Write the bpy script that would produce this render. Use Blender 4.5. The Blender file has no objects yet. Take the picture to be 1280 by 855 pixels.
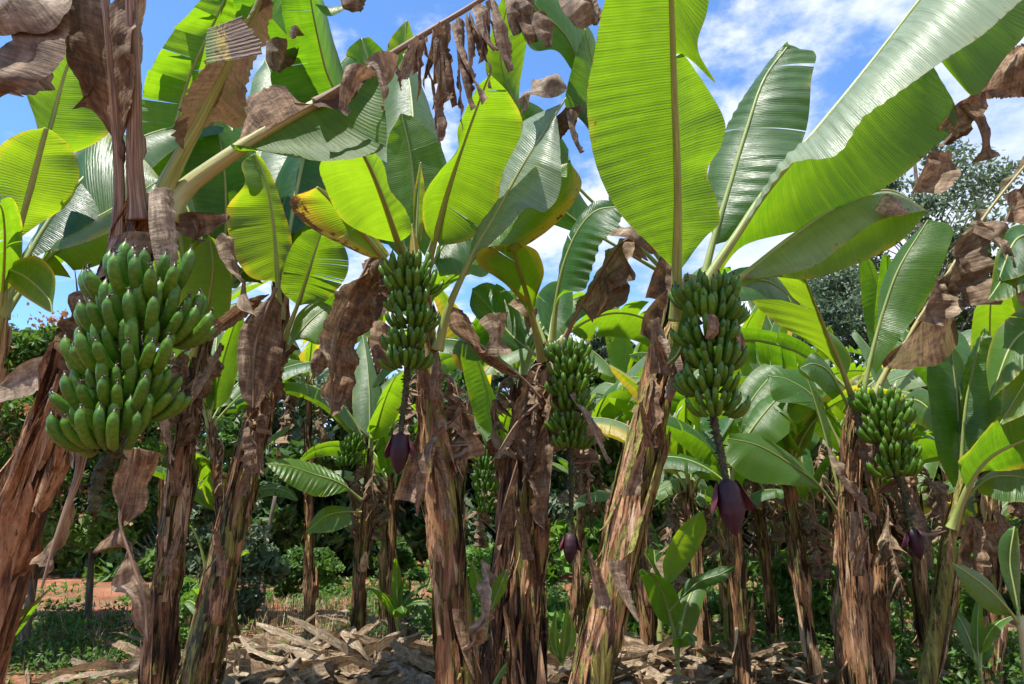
import bpy, math, random
import numpy as np
from mathutils import Vector, Matrix
R = math.radians
SC = bpy.context.scene
COL = SC.collection
rng = np.random.default_rng(7)
random.seed(7)

# ------------------------------------------------------------------ camera
FOC, CX, CY, PITCH, CAMZ = 914.0, 640.0, 427.5, R(13.7), 1.5
cam_d = bpy.data.cameras.new('camera'); cam = bpy.data.objects.new('camera', cam_d); COL.objects.link(cam)
cam.location = (0, 0, CAMZ); cam.rotation_euler = (R(90) + PITCH, 0, 0)
cam_d.sensor_width = 36; cam_d.lens = 36 * FOC / 1280; cam_d.clip_end = 2000; cam_d.clip_start = .05
SC.camera = cam
cp, sp = math.cos(PITCH), math.sin(PITCH)
def at(px, py, Y):
    """point on the vertical plane at distance Y seen in direction (px, py)"""
    a, b = (px - CX) / FOC, (CY - py) / FOC
    d = np.array([a, cp - b * sp, sp + b * cp])
    return np.array([0, 0, CAMZ]) + d * (Y / d[1])

# ------------------------------------------------------------------ small maths
def resample(P, n, smooth=True):
    P = np.asarray(P, float)
    if len(P) == 1: return np.repeat(P, n, 0)
    if smooth and len(P) > 2:
        Q = []
        E = np.vstack([2 * P[0] - P[1], P, 2 * P[-1] - P[-2]])
        for i in range(1, len(E) - 2):
            p0, p1, p2, p3 = E[i - 1:i + 3]
            for t in np.linspace(0, 1, 12, endpoint=False):
                Q.append(.5 * ((2 * p1) + (-p0 + p2) * t + (2 * p0 - 5 * p1 + 4 * p2 - p3) * t * t + (-p0 + 3 * p1 - 3 * p2 + p3) * t ** 3))
        Q.append(P[-1]); P = np.array(Q)
    s = np.r_[0, np.cumsum(np.linalg.norm(np.diff(P, axis=0), axis=1))]
    t = np.linspace(0, s[-1], n)
    return np.stack([np.interp(t, s, P[:, k]) for k in range(P.shape[1])], 1)
def sample(P, t):
    """P resampled evenly; t in 0..1 array"""
    x = np.clip(t, 0, 1) * (len(P) - 1)
    return np.stack([np.interp(x, np.arange(len(P)), P[:, k]) for k in range(3)], 1)
class Wob:
    """smooth random field in 3-D made of a few sines"""
    def __init__(s, r, freq, k=6):
        d = r.normal(size=(k, 3)); d /= np.linalg.norm(d, axis=1)[:, None]
        s.d = d * (freq * r.uniform(.6, 1.7, (k, 1))); s.p = r.uniform(0, 6.28, k)
    def __call__(s, P):
        return np.sin(P @ s.d.T + s.p).mean(1) * 1.6
    def ridge(s, P):
        return (1 - 2 * np.abs(np.sin(P @ s.d.T + s.p))).mean(1) * 2
def norm(v): 
    v = np.asarray(v, float); return v / (np.linalg.norm(v, axis=-1, keepdims=True) + 1e-9)

# ------------------------------------------------------------------ meshes
class MB:
    def __init__(s): s.v = []; s.f = []; s.a = []; s.n = 0; s.mi = []; s.t = []
    def add(s, V, F, A=None, mi=0):
        V = np.asarray(V, float).reshape(-1, 3); F = np.asarray(F, int)
        s.v.append(V); 
        A = np.zeros((len(V), 3)) if A is None else np.asarray(A, float)
        s.a.append(A)
        (s.f if F.shape[1] == 4 else s.t).append(F + s.n)
        if F.shape[1] == 4: s.mi.append(np.full(len(F), mi))
        s.n += len(V)
    def grid(s, G, A, closed=False, flip=False, mi=0):
        n, m = G.shape[:2]
        I = np.arange(n * m).reshape(n, m)
        if closed: I = np.hstack([I, I[:, :1]])
        q = np.stack([I[:-1, :-1], I[1:, :-1], I[1:, 1:], I[:-1, 1:]], -1).reshape(-1, 4)
        if flip: q = q[:, ::-1]
        s.add(G.reshape(-1, 3), q, A.reshape(-1, 3), mi)
    def mesh(s, name, mats, smooth=True):
        V = np.vstack(s.v); me = bpy.data.meshes.new(name)
        F = np.vstack(s.f) if s.f else np.zeros((0, 4), int)
        T = np.vstack(s.t) if s.t else np.zeros((0, 3), int)
        nl = F.size + T.size
        me.vertices.add(len(V)); me.vertices.foreach_set('co', V.astype(np.float32).ravel())
        me.loops.add(nl); me.loops.foreach_set('vertex_index', np.r_[F.ravel(), T.ravel()].astype(np.int32))
        np_ = len(F) + len(T); me.polygons.add(np_)
        st = np.r_[np.arange(len(F)) * 4, len(F) * 4 + np.arange(len(T)) * 3].astype(np.int32)
        me.polygons.foreach_set('loop_start', st)
        me.polygons.foreach_set('use_smooth', np.full(np_, smooth))
        mats = mats if isinstance(mats, (list, tuple)) else [mats]
        for m in mats: me.materials.append(m)
        if len(mats) > 1 and s.mi:
            me.polygons.foreach_set('material_index', np.r_[np.concatenate(s.mi), np.zeros(len(T))].astype(np.int32))
        at_ = me.attributes.new('lc', 'FLOAT_VECTOR', 'POINT')
        at_.data.foreach_set('vector', np.vstack(s.a).astype(np.float32).ravel())
        me.update(); me.validate(); return me
    def build(s, name, mats, parent=None, smooth=True, color=None):
        return link(name, s.mesh(name, mats, smooth), parent, color)
def link(name, me, parent=None, color=None):
    o = bpy.data.objects.new(name, me); COL.objects.link(o)
    if parent is not None: 
        o.parent = parent
        if me is not None and parent.type == 'EMPTY' and 'world' in parent:
            o.matrix_parent_inverse = Matrix.Translation(-Vector(parent['world']))
    if color is not None: o.color = (*color, 1)[:4]
    return o
def tag(o, label=None, cat=None, group=None, kind=None):
    if label: o['label'] = label
    if cat: o['category'] = cat
    if group: o['group'] = group
    if kind: o['kind'] = kind
    return o
def thing(name, loc, label, cat, group=None):
    o = bpy.data.objects.new(name, None); COL.objects.link(o); o.location = tuple(loc); o.empty_display_size = .1
    tag(o, label, cat, group)
    ORIG[o.name] = Vector(loc)
    return o
ORIG = {}
def under(o, parent):
    """parent a mesh made in world coordinates, keeping it in place"""
    o.parent = parent
    if parent.name in ORIG: o.matrix_parent_inverse = Matrix.Translation(-ORIG[parent.name])
    return o

def frames(P):
    T = norm(np.gradient(P, axis=0))
    up = np.array([0, 0, 1.]) if abs(T[0, 2]) < .9 else np.array([0, -1., 0])
    X = []; x = norm(np.cross(up, T[0]))
    for t in T:
        x = norm(x - t * (x @ t)); X.append(x)
    X = np.array(X); return T, X, np.cross(T, X)
def tube(mb, P, r, seg=8, flat=1.0, tone=0., mi=0, caps=True):
    P = np.asarray(P, float); r = np.broadcast_to(np.asarray(r, float), (len(P),))
    T, X, Yv = frames(P)
    a = np.linspace(0, 2 * np.pi, seg, endpoint=False)
    G = P[:, None] + r[:, None, None] * (np.cos(a)[None, :, None] * X[:, None] + flat * np.sin(a)[None, :, None] * Yv[:, None])
    s = np.r_[0, np.cumsum(np.linalg.norm(np.diff(P, axis=0), axis=1))]
    A = np.zeros(G.shape); A[..., 0] = (a / 6.283)[None]; A[..., 1] = s[:, None]; A[..., 2] = tone
    if caps:
        G = np.concatenate([np.repeat(P[:1, None], seg, 1), G, np.repeat(P[-1:, None], seg, 1)]); A = np.concatenate([A[:1], A, A[-1:]])
    mb.grid(G, A, closed=True, flip=True, mi=mi)

# ------------------------------------------------------------------ materials
class NT:
    def __init__(s, name):
        s.m = bpy.data.materials.new(name); s.m.use_nodes = True; s.t = s.m.node_tree; s.t.nodes.clear()
        s.out = s.n('ShaderNodeOutputMaterial')
    def n(s, typ, ins=None, **kw):
        nd = s.t.nodes.new(typ)
        for k, v in kw.items(): setattr(nd, k, v)
        for k, v in (ins or {}).items():
            if hasattr(v, 'is_output') or isinstance(v, bpy.types.NodeSocket): s.t.links.new(v, nd.inputs[k])
            else: nd.inputs[k].default_value = v
        return nd
    def math(s, op, a, b=0., c=0., clamp=False):
        return s.n('ShaderNodeMath', {0: a, 1: b, 2: c}, operation=op, use_clamp=clamp).outputs[0]
    def mix(s, f, a, b, blend='MIX'):
        nd = s.n('ShaderNodeMix', {0: f}, data_type='RGBA', blend_type=blend)
        for i, v in ((6, a), (7, b)):
            if isinstance(v, bpy.types.NodeSocket): s.t.links.new(v, nd.inputs[i])
            else: nd.inputs[i].default_value = (*v, 1)[:4]
        return nd.outputs[2]
    def noise(s, vec, scale, detail=3, rough=.55, out=0):
        return s.n('ShaderNodeTexNoise', {'Vector': vec, 'Scale': scale, 'Detail': detail, 'Roughness': rough}).outputs[out]
    def ramp(s, f, stops):
        nd = s.n('ShaderNodeValToRGB', {0: f}); cr = nd.color_ramp
        while len(cr.elements) < len(stops): cr.elements.new(.5)
        for e, (p, c) in zip(cr.elements, stops):
            e.position = p; e.color = (*c, 1)[:4] if isinstance(c, (tuple, list)) else (c, c, c, 1)
        return nd.outputs[0]
    def step(s, f, lo, hi):
        return s.n('ShaderNodeMapRange', {0: f, 1: lo, 2: hi, 3: 0., 4: 1.}, interpolation_type='SMOOTHSTEP').outputs[0]
    def vmul(s, v, k): return s.n('ShaderNodeVectorMath', {0: v, 1: k}, operation='MULTIPLY').outputs[0]
    def vadd(s, v, k): return s.n('ShaderNodeVectorMath', {0: v, 1: k}, operation='ADD').outputs[0]
    def lc(s):
        a = s.n('ShaderNodeAttribute', attribute_name='lc'); x = s.n('ShaderNodeSeparateXYZ', {0: a.outputs['Vector']})
        return a.outputs['Vector'], x.outputs[0], x.outputs[1], x.outputs[2]
    def bump(s, h, strength=.4, dist=.01, normal=None):
        ins = {'Height': h, 'Strength': strength, 'Distance': dist}
        if normal is not None: ins['Normal'] = normal
        return s.n('ShaderNodeBump', ins).outputs[0]
    def finish(s, sh): s.t.links.new(sh, s.out.inputs[0]); return s.m

def leaf_material():
    t = NT('banana_leaf')
    V, u, v, rn = t.lc()
    oi = t.n('ShaderNodeObjectInfo'); oc = t.n('ShaderNodeSeparateColor', {0: oi.outputs['Color']})
    yel, brn, tone = oc.outputs[0], oc.outputs[1], oc.outputs[2]
    seed = t.n('ShaderNodeCombineXYZ', {0: t.math('MULTIPLY', oi.outputs['Random'], 40.), 1: rn}).outputs[0]
    P = t.vadd(V, seed)
    geo = t.n('ShaderNodeNewGeometry')
    back = geo.outputs['Backfacing']
    stripe = t.noise(t.vmul(P, (1.2, 70, 1)), 1., 4, .7)
    fine = t.noise(t.vmul(P, (.6, 330, 1)), 1., 2, .5)
    blot = t.noise(t.vmul(P, (3, 6, 1)), 1., 4)
    f = t.math('ADD', t.math('MULTIPLY', stripe, .55), t.math('MULTIPLY', blot, .45))
    top = t.ramp(f, [(.3, (.010, .046, .012)), (.5, (.020, .078, .017)), (.72, (.042, .125, .022))])
    und = t.ramp(f, [(.3, (.030, .078, .010)), (.5, (.048, .115, .014)), (.72, (.078, .165, .022))])
    c = t.mix(back, top, und)
    lgt = t.ramp(oi.outputs['Random'], [(0, .75), (1, 1.25)])
    c = t.mix(1., c, lgt, 'MULTIPLY')
    c = t.mix(t.math('MULTIPLY', tone, .6), c, (.10, .22, .018))
    glare = t.math('MULTIPLY', t.math('SUBTRACT', 1., oi.outputs['Alpha']), t.math('SUBTRACT', 1., back))
    c = t.mix(t.math('MULTIPLY', glare, t.ramp(f, [(.3, .5), (.7, 1.)])), c, (.50, .57, .44))  # silvery sun glare painted into the base colour of the upper side
    tr = t.ramp(f, [(.3, (.09, .25, .004)), (.5, (.17, .38, .006)), (.75, (.31, .54, .010))])
    tr = t.mix(t.math('MULTIPLY', tone, .6), tr, (.50, .68, .015))
    # yellowing, worst towards the margin
    edge = t.math('ADD', t.math('MULTIPLY', u, .8), t.math('MULTIPLY', blot, .5))
    ym = t.step(t.math('ADD', edge, t.math('MULTIPLY', yel, 1.0)), .99, 1.35)
    c = t.mix(ym, c, (.42, .33, .03)); tr = t.mix(ym, tr, (.75, .55, .03))
    spot = t.noise(t.vmul(P, (9, 26, 1)), 1., 5, .65)
    rim = t.step(t.math('ADD', u, t.math('MULTIPLY', spot, .12)), 1.05, 1.075)
    bm = t.step(t.math('ADD', t.math('ADD', t.math('MULTIPLY', edge, .55), t.math('MULTIPLY', spot, .75)), t.math('MULTIPLY', brn, .75)), 1.02, 1.12)
    bm = t.math('MAXIMUM', bm, t.math('MULTIPLY', rim, .9))
    spk = t.math('MULTIPLY', t.step(t.noise(t.vmul(P, (34, 60, 1)), 1., 4, .7), .70, .73), .75)
    bm = t.math('MAXIMUM', bm, spk)
    pale = t.step(t.noise(t.vmul(P, (2.2, 3.1, 1)), 1., 3), .5, .75)
    c = t.mix(t.math('MULTIPLY', pale, .35), c, (.12, .17, .07))
    bcol = t.ramp(stripe, [(.3, (.03, .014, .006)), (.6, (.15, .075, .03)), (.8, (.3, .2, .1))])
    c = t.mix(bm, c, bcol); tr = t.mix(bm, tr, (.16, .07, .02))
    wv = t.math('SINE', t.math('ADD', t.math('MULTIPLY', v, 560.), t.math('MULTIPLY', blot, 5.)))
    h = t.math('ADD', t.math('MULTIPLY', wv, .18), t.math('MULTIPLY', stripe, 1.6))
    h = t.math('ADD', h, t.math('MULTIPLY', fine, .6))
    nb = t.bump(h, .45, .005)
    pr = t.n('ShaderNodeBsdfPrincipled', {'Base Color': c, 'Roughness': t.math('ADD', .36, t.math('MULTIPLY', back, .22)), 'Specular IOR Level': .6, 'Normal': nb})
    tl = t.n('ShaderNodeBsdfTranslucent', {'Color': tr, 'Normal': nb})
    mx = t.n('ShaderNodeMixShader', {0: .50, 1: pr.outputs[0], 2: tl.outputs[0]})
    return t.finish(mx.outputs[0])
def dead_material():
    t = NT('dry_banana_leaf')
    V, u, v, rn = t.lc()
    oi = t.n('ShaderNodeObjectInfo'); oc = t.n('ShaderNodeSeparateColor', {0: oi.outputs['Color']})
    P = t.vadd(V, t.n('ShaderNodeCombineXYZ', {0: t.math('MULTIPLY', oi.outputs['Random'], 40.), 1: rn, 2: t.math('MULTIPLY', rn, 9.)}).outputs[0])
    st = t.noise(t.vmul(P, (1.6, 60, 1)), 1., 4, .65)
    bl = t.noise(t.vmul(P, (5, 9, 1)), 1., 7, .72)
    f = t.math('ADD', t.math('MULTIPLY', st, .30), t.math('MULTIPLY', bl, .70))
    c1 = t.ramp(f, [(.32, (.014, .008, .005)), (.45, (.08, .040, .018)), (.57, (.25, .138, .062)), (.72, (.52, .37, .20))])
    c2 = t.ramp(f, [(.32, (.05, .034, .021)), (.48, (.22, .165, .11)), (.66, (.58, .48, .35))])
    g = t.math('ADD', t.math('MULTIPLY', rn, .6), t.math('MULTIPLY', oc.outputs[1], .8), clamp=True)
    c = t.mix(g, c1, c2)
    c = t.mix(t.math('MULTIPLY', oc.outputs[0], .8), c, (.05, .03, .02))
    ol = t.math('MULTIPLY', t.step(bl, .45, .6), oc.outputs[2])
    c = t.mix(t.math('MULTIPLY', ol, .9), c, (.07, .09, .02))
    h = t.math('ADD', st, t.math('MULTIPLY', t.noise(t.vmul(P, (14, 40, 1)), 1., 4), .6))
    nb = t.bump(h, .7, .008)
    pr = t.n('ShaderNodeBsdfPrincipled', {'Base Color': c, 'Roughness': .75, 'Specular IOR Level': .25, 'Normal': nb})
    tl = t.n('ShaderNodeBsdfTranslucent', {'Color': t.mix(.35, c, (.30, .17, .07)), 'Normal': nb})
    return t.finish(t.n('ShaderNodeMixShader', {0: .2, 1: pr.outputs[0], 2: tl.outputs[0]}).outputs[0])
def rib_material(dead=False):
    t = NT('dry_midrib' if dead else 'leaf_midrib')
    V, u, v, rn = t.lc()
    oi = t.n('ShaderNodeObjectInfo')
    P = t.vadd(V, t.n('ShaderNodeCombineXYZ', {0: 0., 1: t.math('MULTIPLY', oi.outputs['Random'], 30.)}).outputs[0])
    f = t.noise(t.vmul(P, (22, 5, 1)), 1., 4, .6)
    if dead: c = t.ramp(f, [(.3, (.05, .028, .018)), (.5, (.19, .12, .075)), (.7, (.4, .29, .19))])
    else:
        c = t.ramp(f, [(.3, (.13, .19, .045)), (.5, (.22, .28, .07)), (.72, (.36, .38, .13))])
        oc = t.n('ShaderNodeSeparateColor', {0: oi.outputs['Color']})
        c = t.mix(t.math('MULTIPLY', oc.outputs[0], .7), c, (.42, .32, .15))
        sp_ = t.step(t.noise(t.vmul(P, (8, 16, 1)), 1., 5, .7), .66, .74)
        c = t.mix(t.math('MULTIPLY', sp_, .6), c, (.10, .05, .02))
    pr = t.n('ShaderNodeBsdfPrincipled', {'Base Color': c, 'Roughness': .7 if dead else .42, 'Normal': t.bump(f, .4, .006), 'Subsurface Weight': 0.})
    return t.finish(pr.outputs[0])
def trunk_material():
    t = NT('banana_pseudostem')
    V, u, v, rn = t.lc()
    oi = t.n('ShaderNodeObjectInfo'); oc = t.n('ShaderNodeSeparateColor', {0: oi.outputs['Color']})
    green, dark = oc.outputs[0], oc.outputs[1]
    tc = t.n('ShaderNodeTexCoord').outputs['Object']
    P = t.vadd(tc, t.n('ShaderNodeCombineXYZ', {0: t.math('MULTIPLY', rn, 7.), 1: t.math('MULTIPLY', oi.outputs['Random'], 20.)}).outputs[0])
    fib = t.noise(t.vmul(P, (55, 55, 2.6)), 1., 6, .7)
    fin = t.noise(t.vmul(P, (220, 220, 12)), 1., 3, .6)
    big = t.noise(t.vmul(P, (8, 8, 1.6)), 1., 5, .65)
    f = t.math('ADD', t.math('MULTIPLY', fib, .5), t.math('ADD', t.math('MULTIPLY', big, .4), t.math('MULTIPLY', t.math('SUBTRACT', rn, .45), .26)))
    c = t.ramp(f, [(.28, (.010, .006, .004)), (.38, (.065, .029, .013)), (.455, (.25, .118, .050)), (.55, (.44, .245, .12)), (.67, (.68, .51, .34))])
    # fresh yellow-green sheath showing between the dry ones
    gm = t.math('MULTIPLY', t.step(t.math('ADD', t.noise(t.vmul(P, (13, 13, 1.5)), 1., 5, .7), t.math('MULTIPLY', t.math('MULTIPLY', green, green), .18)), .545, .585), t.step(green, .01, .2))
    gm = t.math('MULTIPLY', gm, t.math('SUBTRACT', 1., t.step(t.math('SUBTRACT', rn, t.math('MULTIPLY', green, .3)), .3, .42)))
    gc = t.ramp(fib, [(.32, (.06, .04, .012)), (.5, (.19, .18, .035)), (.68, (.38, .33, .09))])
    c = t.mix(gm, c, gc)
    bk = t.step(t.math('ADD', t.noise(t.vmul(P, (26, 26, 3.5)), 1., 6, .75), t.math('MULTIPLY', dark, .15)), .57, .64)
    c = t.mix(t.math('MULTIPLY', bk, .85), c, (.012, .009, .007))
    h = t.math('ADD', t.math('MULTIPLY', fib, 1.), t.math('MULTIPLY', fin, .5))
    pr = t.n('ShaderNodeBsdfPrincipled', {'Base Color': c, 'Roughness': .68, 'Specular IOR Level': .3, 'Normal': t.bump(h, 1., .018)})
    return t.finish(pr.outputs[0])
def banana_material():
    t = NT('green_banana_skin')
    V, u, v, rn = t.lc(); oi = t.n('ShaderNodeObjectInfo')
    P = t.vadd(V, t.n('ShaderNodeCombineXYZ', {0: t.math('MULTIPLY', oi.outputs['Random'], 50.)}).outputs[0])
    f = t.noise(t.vmul(P, (6, 18, 1)), 1., 3)
    c = t.ramp(f, [(.3, (.036, .105, .006)), (.55, (.064, .165, .010)), (.8, (.11, .24, .02))])
    c = t.mix(1., c, t.ramp(oi.outputs['Random'], [(0, (.75, .8, .9)), (.5, (1, 1, 1)), (1, (1.25, 1.12, .8))]), 'MULTIPLY')
    tip = t.step(v, .94, .965); c = t.mix(tip, c, (.035, .022, .012))
    nk = t.step(t.math('SUBTRACT', .16, v), 0., .1); c = t.mix(nk, c, (.07, .13, .03))
    sp_ = t.step(t.noise(t.vmul(P, (30, 60, 1)), 1., 4, .7), .68, .72); c = t.mix(t.math('MULTIPLY', sp_, .5), c, (.03, .03, .012))
    pr = t.n('ShaderNodeBsdfPrincipled', {'Base Color': c, 'Roughness': .42, 'Specular IOR Level': .38, 'Subsurface Weight': 0., 'Normal': t.bump(f, .15, .004)})
    return t.finish(pr.outputs[0])
def plain(name, stops, scale=(8, 8, 8), rough=.7, bump=.4, trans=None, spec=.3, attr=False, dist=.01):
    t = NT(name)
    tc = t.lc()[0] if attr else t.n('ShaderNodeTexCoord').outputs['Object']
    oi = t.n('ShaderNodeObjectInfo')
    f = t.noise(t.vmul(tc, scale), 1., 5, .6)
    c = t.ramp(f, stops)
    nb = t.bump(f, bump, dist)
    pr = t.n('ShaderNodeBsdfPrincipled', {'Base Color': c, 'Roughness': rough, 'Specular IOR Level': spec, 'Normal': nb})
    if trans is None: return t.finish(pr.outputs[0])
    tl = t.n('ShaderNodeBsdfTranslucent', {'Color': t.mix(.5, c, trans), 'Normal': nb})
    return t.finish(t.n('ShaderNodeMixShader', {0: .35, 1: pr.outputs[0], 2: tl.outputs[0]}).outputs[0])
def foliage(name, a, b, c_, tr, spec=.4, rough=.5):
    """small tree leaves: tone by the clump number kept in lc.z"""
    t = NT(name); V, u, v, rn = t.lc()
    c = t.ramp(rn, [(0., a), (.5, b), (1., c_)])
    pr = t.n('ShaderNodeBsdfPrincipled', {'Base Color': c, 'Roughness': rough, 'Specular IOR Level': spec})
    tl = t.n('ShaderNodeBsdfTranslucent', {'Color': t.mix(.6, c, tr)})
    return t.finish(t.n('ShaderNodeMixShader', {0: .35, 1: pr.outputs[0], 2: tl.outputs[0]}).outputs[0])
M_LEAF, M_DEAD, M_RIB, M_DRIB, M_TRUNK, M_BAN = leaf_material(), dead_material(), rib_material(), rib_material(True), trunk_material(), banana_material()
M_STALK = plain('bunch_stalk', [(.3, (.012, .014, .008)), (.5, (.04, .045, .018)), (.7, (.09, .1, .04))], (60, 60, 60), .7, .8)
M_BUD = plain('flower_bud_bract', [(.3, (.014, .004, .008)), (.5, (.030, .008, .015)), (.75, (.07, .025, .04))], (16, 16, 5), .58, .3, spec=.35)
M_BRACT = plain('bract_underside', [(.3, (.06, .014, .026)), (.6, (.15, .035, .06)), (.8, (.28, .10, .14))], (14, 14, 6), .45, .3, spec=.5)
M_BARK = plain('grey_bark', [(.3, (.05, .04, .03)), (.6, (.16, .13, .1)), (.8, (.3, .26, .21))], (14, 14, 3), .85, .8, dist=.03)

# ------------------------------------------------------------------ banana leaf building
def panel(mb, inner, outer, n=None, m=9, bulge=.06, pleat=.0012, wave=.02, tears=(), gap=.02, sag=.0, crumple=0., cf=14., r=None, flip=None, top=(0, 0, 1), jag=.0, tone=None, v0=0., tw=.12):
    """half a blade between the rib (inner) and the margin (outer), cut into strips at the tears"""
    r = r or rng
    I0 = resample(inner, 60); O0 = resample(outer, 60)
    L = np.linalg.norm(np.diff(I0, axis=0), axis=1).sum()
    Lo = max(L, np.linalg.norm(np.diff(O0, axis=0), axis=1).sum())
    cuts = [0.] + sorted(tears) + [1.]
    W1 = Wob(r, 5.); W2 = Wob(r, 11.); WC = Wob(r, cf, 7); WC2 = Wob(r, cf * 2.3, 7)
    ph = r.uniform(0, 6.28); fr = r.uniform(45, 110)
    tn = r.uniform(0, 1) if tone is None else tone
    if flip is None:
        a, b = I0[30], O0[30]; nn = np.cross(I0[34] - I0[26], b - a)
        flip = (nn @ np.asarray(top, float)) < 0
    us = np.linspace(0, 1, m + 1)
    for k in range(len(cuts) - 1):
        a, b = cuts[k], cuts[k + 1]
        rows = max(4, int(math.ceil(Lo * (b - a) / (n or .011))) + 1)
        t = np.linspace(a, b, rows); cc = (a + b) / 2
        g = gap if len(cuts) > 2 else 0.
        sgn = 1. if (k or g == 0) else 1.
        shr = 1 - min(.45, g / (b - a + 1e-6) * r.uniform(.5, 1.6)) if g else 1.
        to = cc + (t - cc) * shr
        if k == 0: to = np.where(t < cc, t, to)
        if k == len(cuts) - 2: to = np.where(t > cc, t, to)
        I = sample(I0, t); O = sample(O0, to)
        D = O - I; W = np.linalg.norm(D, axis=1)
        T = norm(np.gradient(I, axis=0) + 1e-7)
        N = np.cross(T, norm(D)); N = norm(N) * (-1 if flip else 1)
        nm = norm(N.mean(0)); N = norm(N + nm * .6)
        twist = r.normal() * tw if g else 0.
        sg = sag * r.uniform(.3, 1.4) if g else sag
        if jag and rows > 8: O = O + norm(D) * (jag * (r.random(rows) - .6))[:, None]; D = O - I
        G = I[:, None] + D[:, None] * us[None, :, None]
        uu = us[None, :]
        arch = bulge * W[:, None] * np.sin(np.pi * uu) 
        flatP = G.reshape(-1, 3)
        lf = W1(flatP).reshape(rows, -1) * wave * uu + W2(flatP).reshape(rows, -1) * wave * .4 * uu ** 2
        vv = (v0 + t * L)[:, None]
        pl = pleat * np.sin(vv * fr + ph + 1.2 * uu) * np.minimum(1, uu * 3) * (0.6 + .8 * W1(flatP * 1.7).reshape(rows, -1))
        disp = arch + lf + pl + (twist * ((t - cc) / (b - a + 1e-6))[:, None] * 2 * W[:, None] * uu)
        if crumple:
            disp = disp + crumple * (.25 + uu) * (WC.ridge(flatP) + .45 * WC2.ridge(flatP)).reshape(rows, -1)
            G = G + (crumple * .6 * uu * WC2(flatP * .8).reshape(rows, -1))[..., None] * norm(D)[:, None]
        G = G + N[:, None] * disp[..., None]
        G[..., 2] -= sg * W[:, None] * uu ** 2
        A = np.zeros(G.shape); A[..., 0] = uu; A[..., 1] = vv; A[..., 2] = tn
        mb.grid(G, A, flip=flip)

def poly(pts, Y0, Y1=None, dY=0.):
    """pixels -> world; Y runs from Y0 to Y1 along the line, dY bows it nearer/farther in the middle"""
    Y1 = Y0 if Y1 is None else Y1
    P2 = resample(np.array([p[:2] for p in pts], float), 40)
    t = np.linspace(0, 1, 40)
    Y = Y0 + (Y1 - Y0) * t + dY * np.sin(np.pi * np.clip(t, 0, 1)) ** .7
    return np.array([at(x, y, yy) for (x, y), yy in zip(P2, Y)])

def tleaf(plant, rib, Y0, Y1, panels, pet=0., dead=False, r0=.02, r1=.004, color=(0, 0, 0), name=None, label=None, ribcol=None, ribdead=None, ribY=0., **kw):
    """a leaf traced from its own rib line and margins. rib: pixels from the crown to the tip.
    panels: (t0, t1, margin pixels, dY[, overrides]) with t0..t1 the stretch of rib it grows from"""
    global LEAFSEED
    LEAFSEED += 1; r = np.random.default_rng(LEAFSEED * 13 + 5)
    RB = poly(rib, Y0, Y1, ribY)
    RF = resample(RB, 120)
    mb = MB()
    for p in panels:
        t0, t1, mg, dY = p[:4]; ov = dict(kw); ov.update(p[4] if len(p) > 4 else {})
        dn = ov.pop('dn', 0)
        inner = sample(RF, np.linspace(t0, t1, 40))
        def yy(t): return Y0 + (Y1 - Y0) * t
        # depth of the margin follows the rib's depth plus its own offset
        m2 = resample(np.array(mg, float), 40)
        ti = np.linspace(0, 1, 40); Yi = inner[:, 1]
        bow = np.sin(np.pi * np.clip(ti, 0.02, .98)) ** .5
        closed_end = np.linalg.norm(at(*m2[-1], Yi[-1]) - inner[-1]) < .12
        closed_st = np.linalg.norm(at(*m2[0], Yi[0]) - inner[0]) < .12
        bw = np.ones(40)
        if closed_st: bw = np.minimum(bw, np.clip(ti * 4, 0, 1))
        if closed_end: bw = np.minimum(bw, np.clip((1 - ti) * 4, 0, 1))
        outer = np.array([at(x, y, Yk + dY * b) for (x, y), Yk, b in zip(m2, Yi, bw)])
        ov.setdefault('r', r); ov['v0'] = t0 * 2
        if dead: ov.setdefault('crumple', .012); ov.setdefault('bulge', .0); ov.setdefault('wave', .03); ov.setdefault('pleat', .002); ov.setdefault('jag', .012)
        if not dead and 'tears' not in ov and r0 > .012:
            ov['tears'] = sorted(r.uniform(.15, .92, r.poisson(1.6))); ov.setdefault('gap', .002); ov.setdefault('tw', .035)
        panel(mb, inner, outer, **ov)
    nm = name or ('dead_leaf' if dead else 'leaf')
    o = mb.build(nm, M_DEAD if dead else M_LEAF, color=color)
    under(o, plant)
    if label: o['label'] = label
    if r0 > 0:
        tb = MB(); tt = np.linspace(0, 1, 120)
        PP = RF.copy(); 
        rad = (r0 + (r1 - r0) * tt ** .75) * (1 + .55 * np.exp(-tt * 14))
        tube(tb, PP, rad, 10, .85)
        rb = tb.build('midrib', M_DRIB if (dead if ribdead is None else ribdead) else M_RIB, color=ribcol or color); under(rb, plant); 
        mpi = rb.matrix_parent_inverse.copy(); rb.parent = o; rb.matrix_parent_inverse = Matrix.Identity(4)
    return o
LEAFSEED = 0
def fix_sub(sub, part):
    """sub-part whose mesh shares the part's coordinates"""
    sub.parent = part; sub.matrix_parent_inverse = Matrix.Identity(4)
def tsheet(plant, A, B, Y, dY=0., Y1=None, dead=True, color=(0, 0, 0), name='dead_leaf', label=None, crumple=.02, **kw):
    """a hanging piece between two traced side lines A and B"""
    global LEAFSEED
    LEAFSEED += 1; r = np.random.default_rng(LEAFSEED * 17 + 3)
    Y1 = Y if Y1 is None else Y1
    a = poly(A, Y, Y1, -abs(dY)); b = poly(B, Y, Y1, abs(dY))
    mb = MB(); kw.setdefault('r', r)
    if dead: kw.setdefault('jag', .01); kw.setdefault('wave', .03); kw.setdefault('pleat', .002); kw.setdefault('bulge', .25)
    panel(mb, a, b, crumple=crumple, **kw)
    o = mb.build(name, M_DEAD if dead else M_LEAF, color=color); under(o, plant)
    if label: o['label'] = label
    return o

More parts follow.
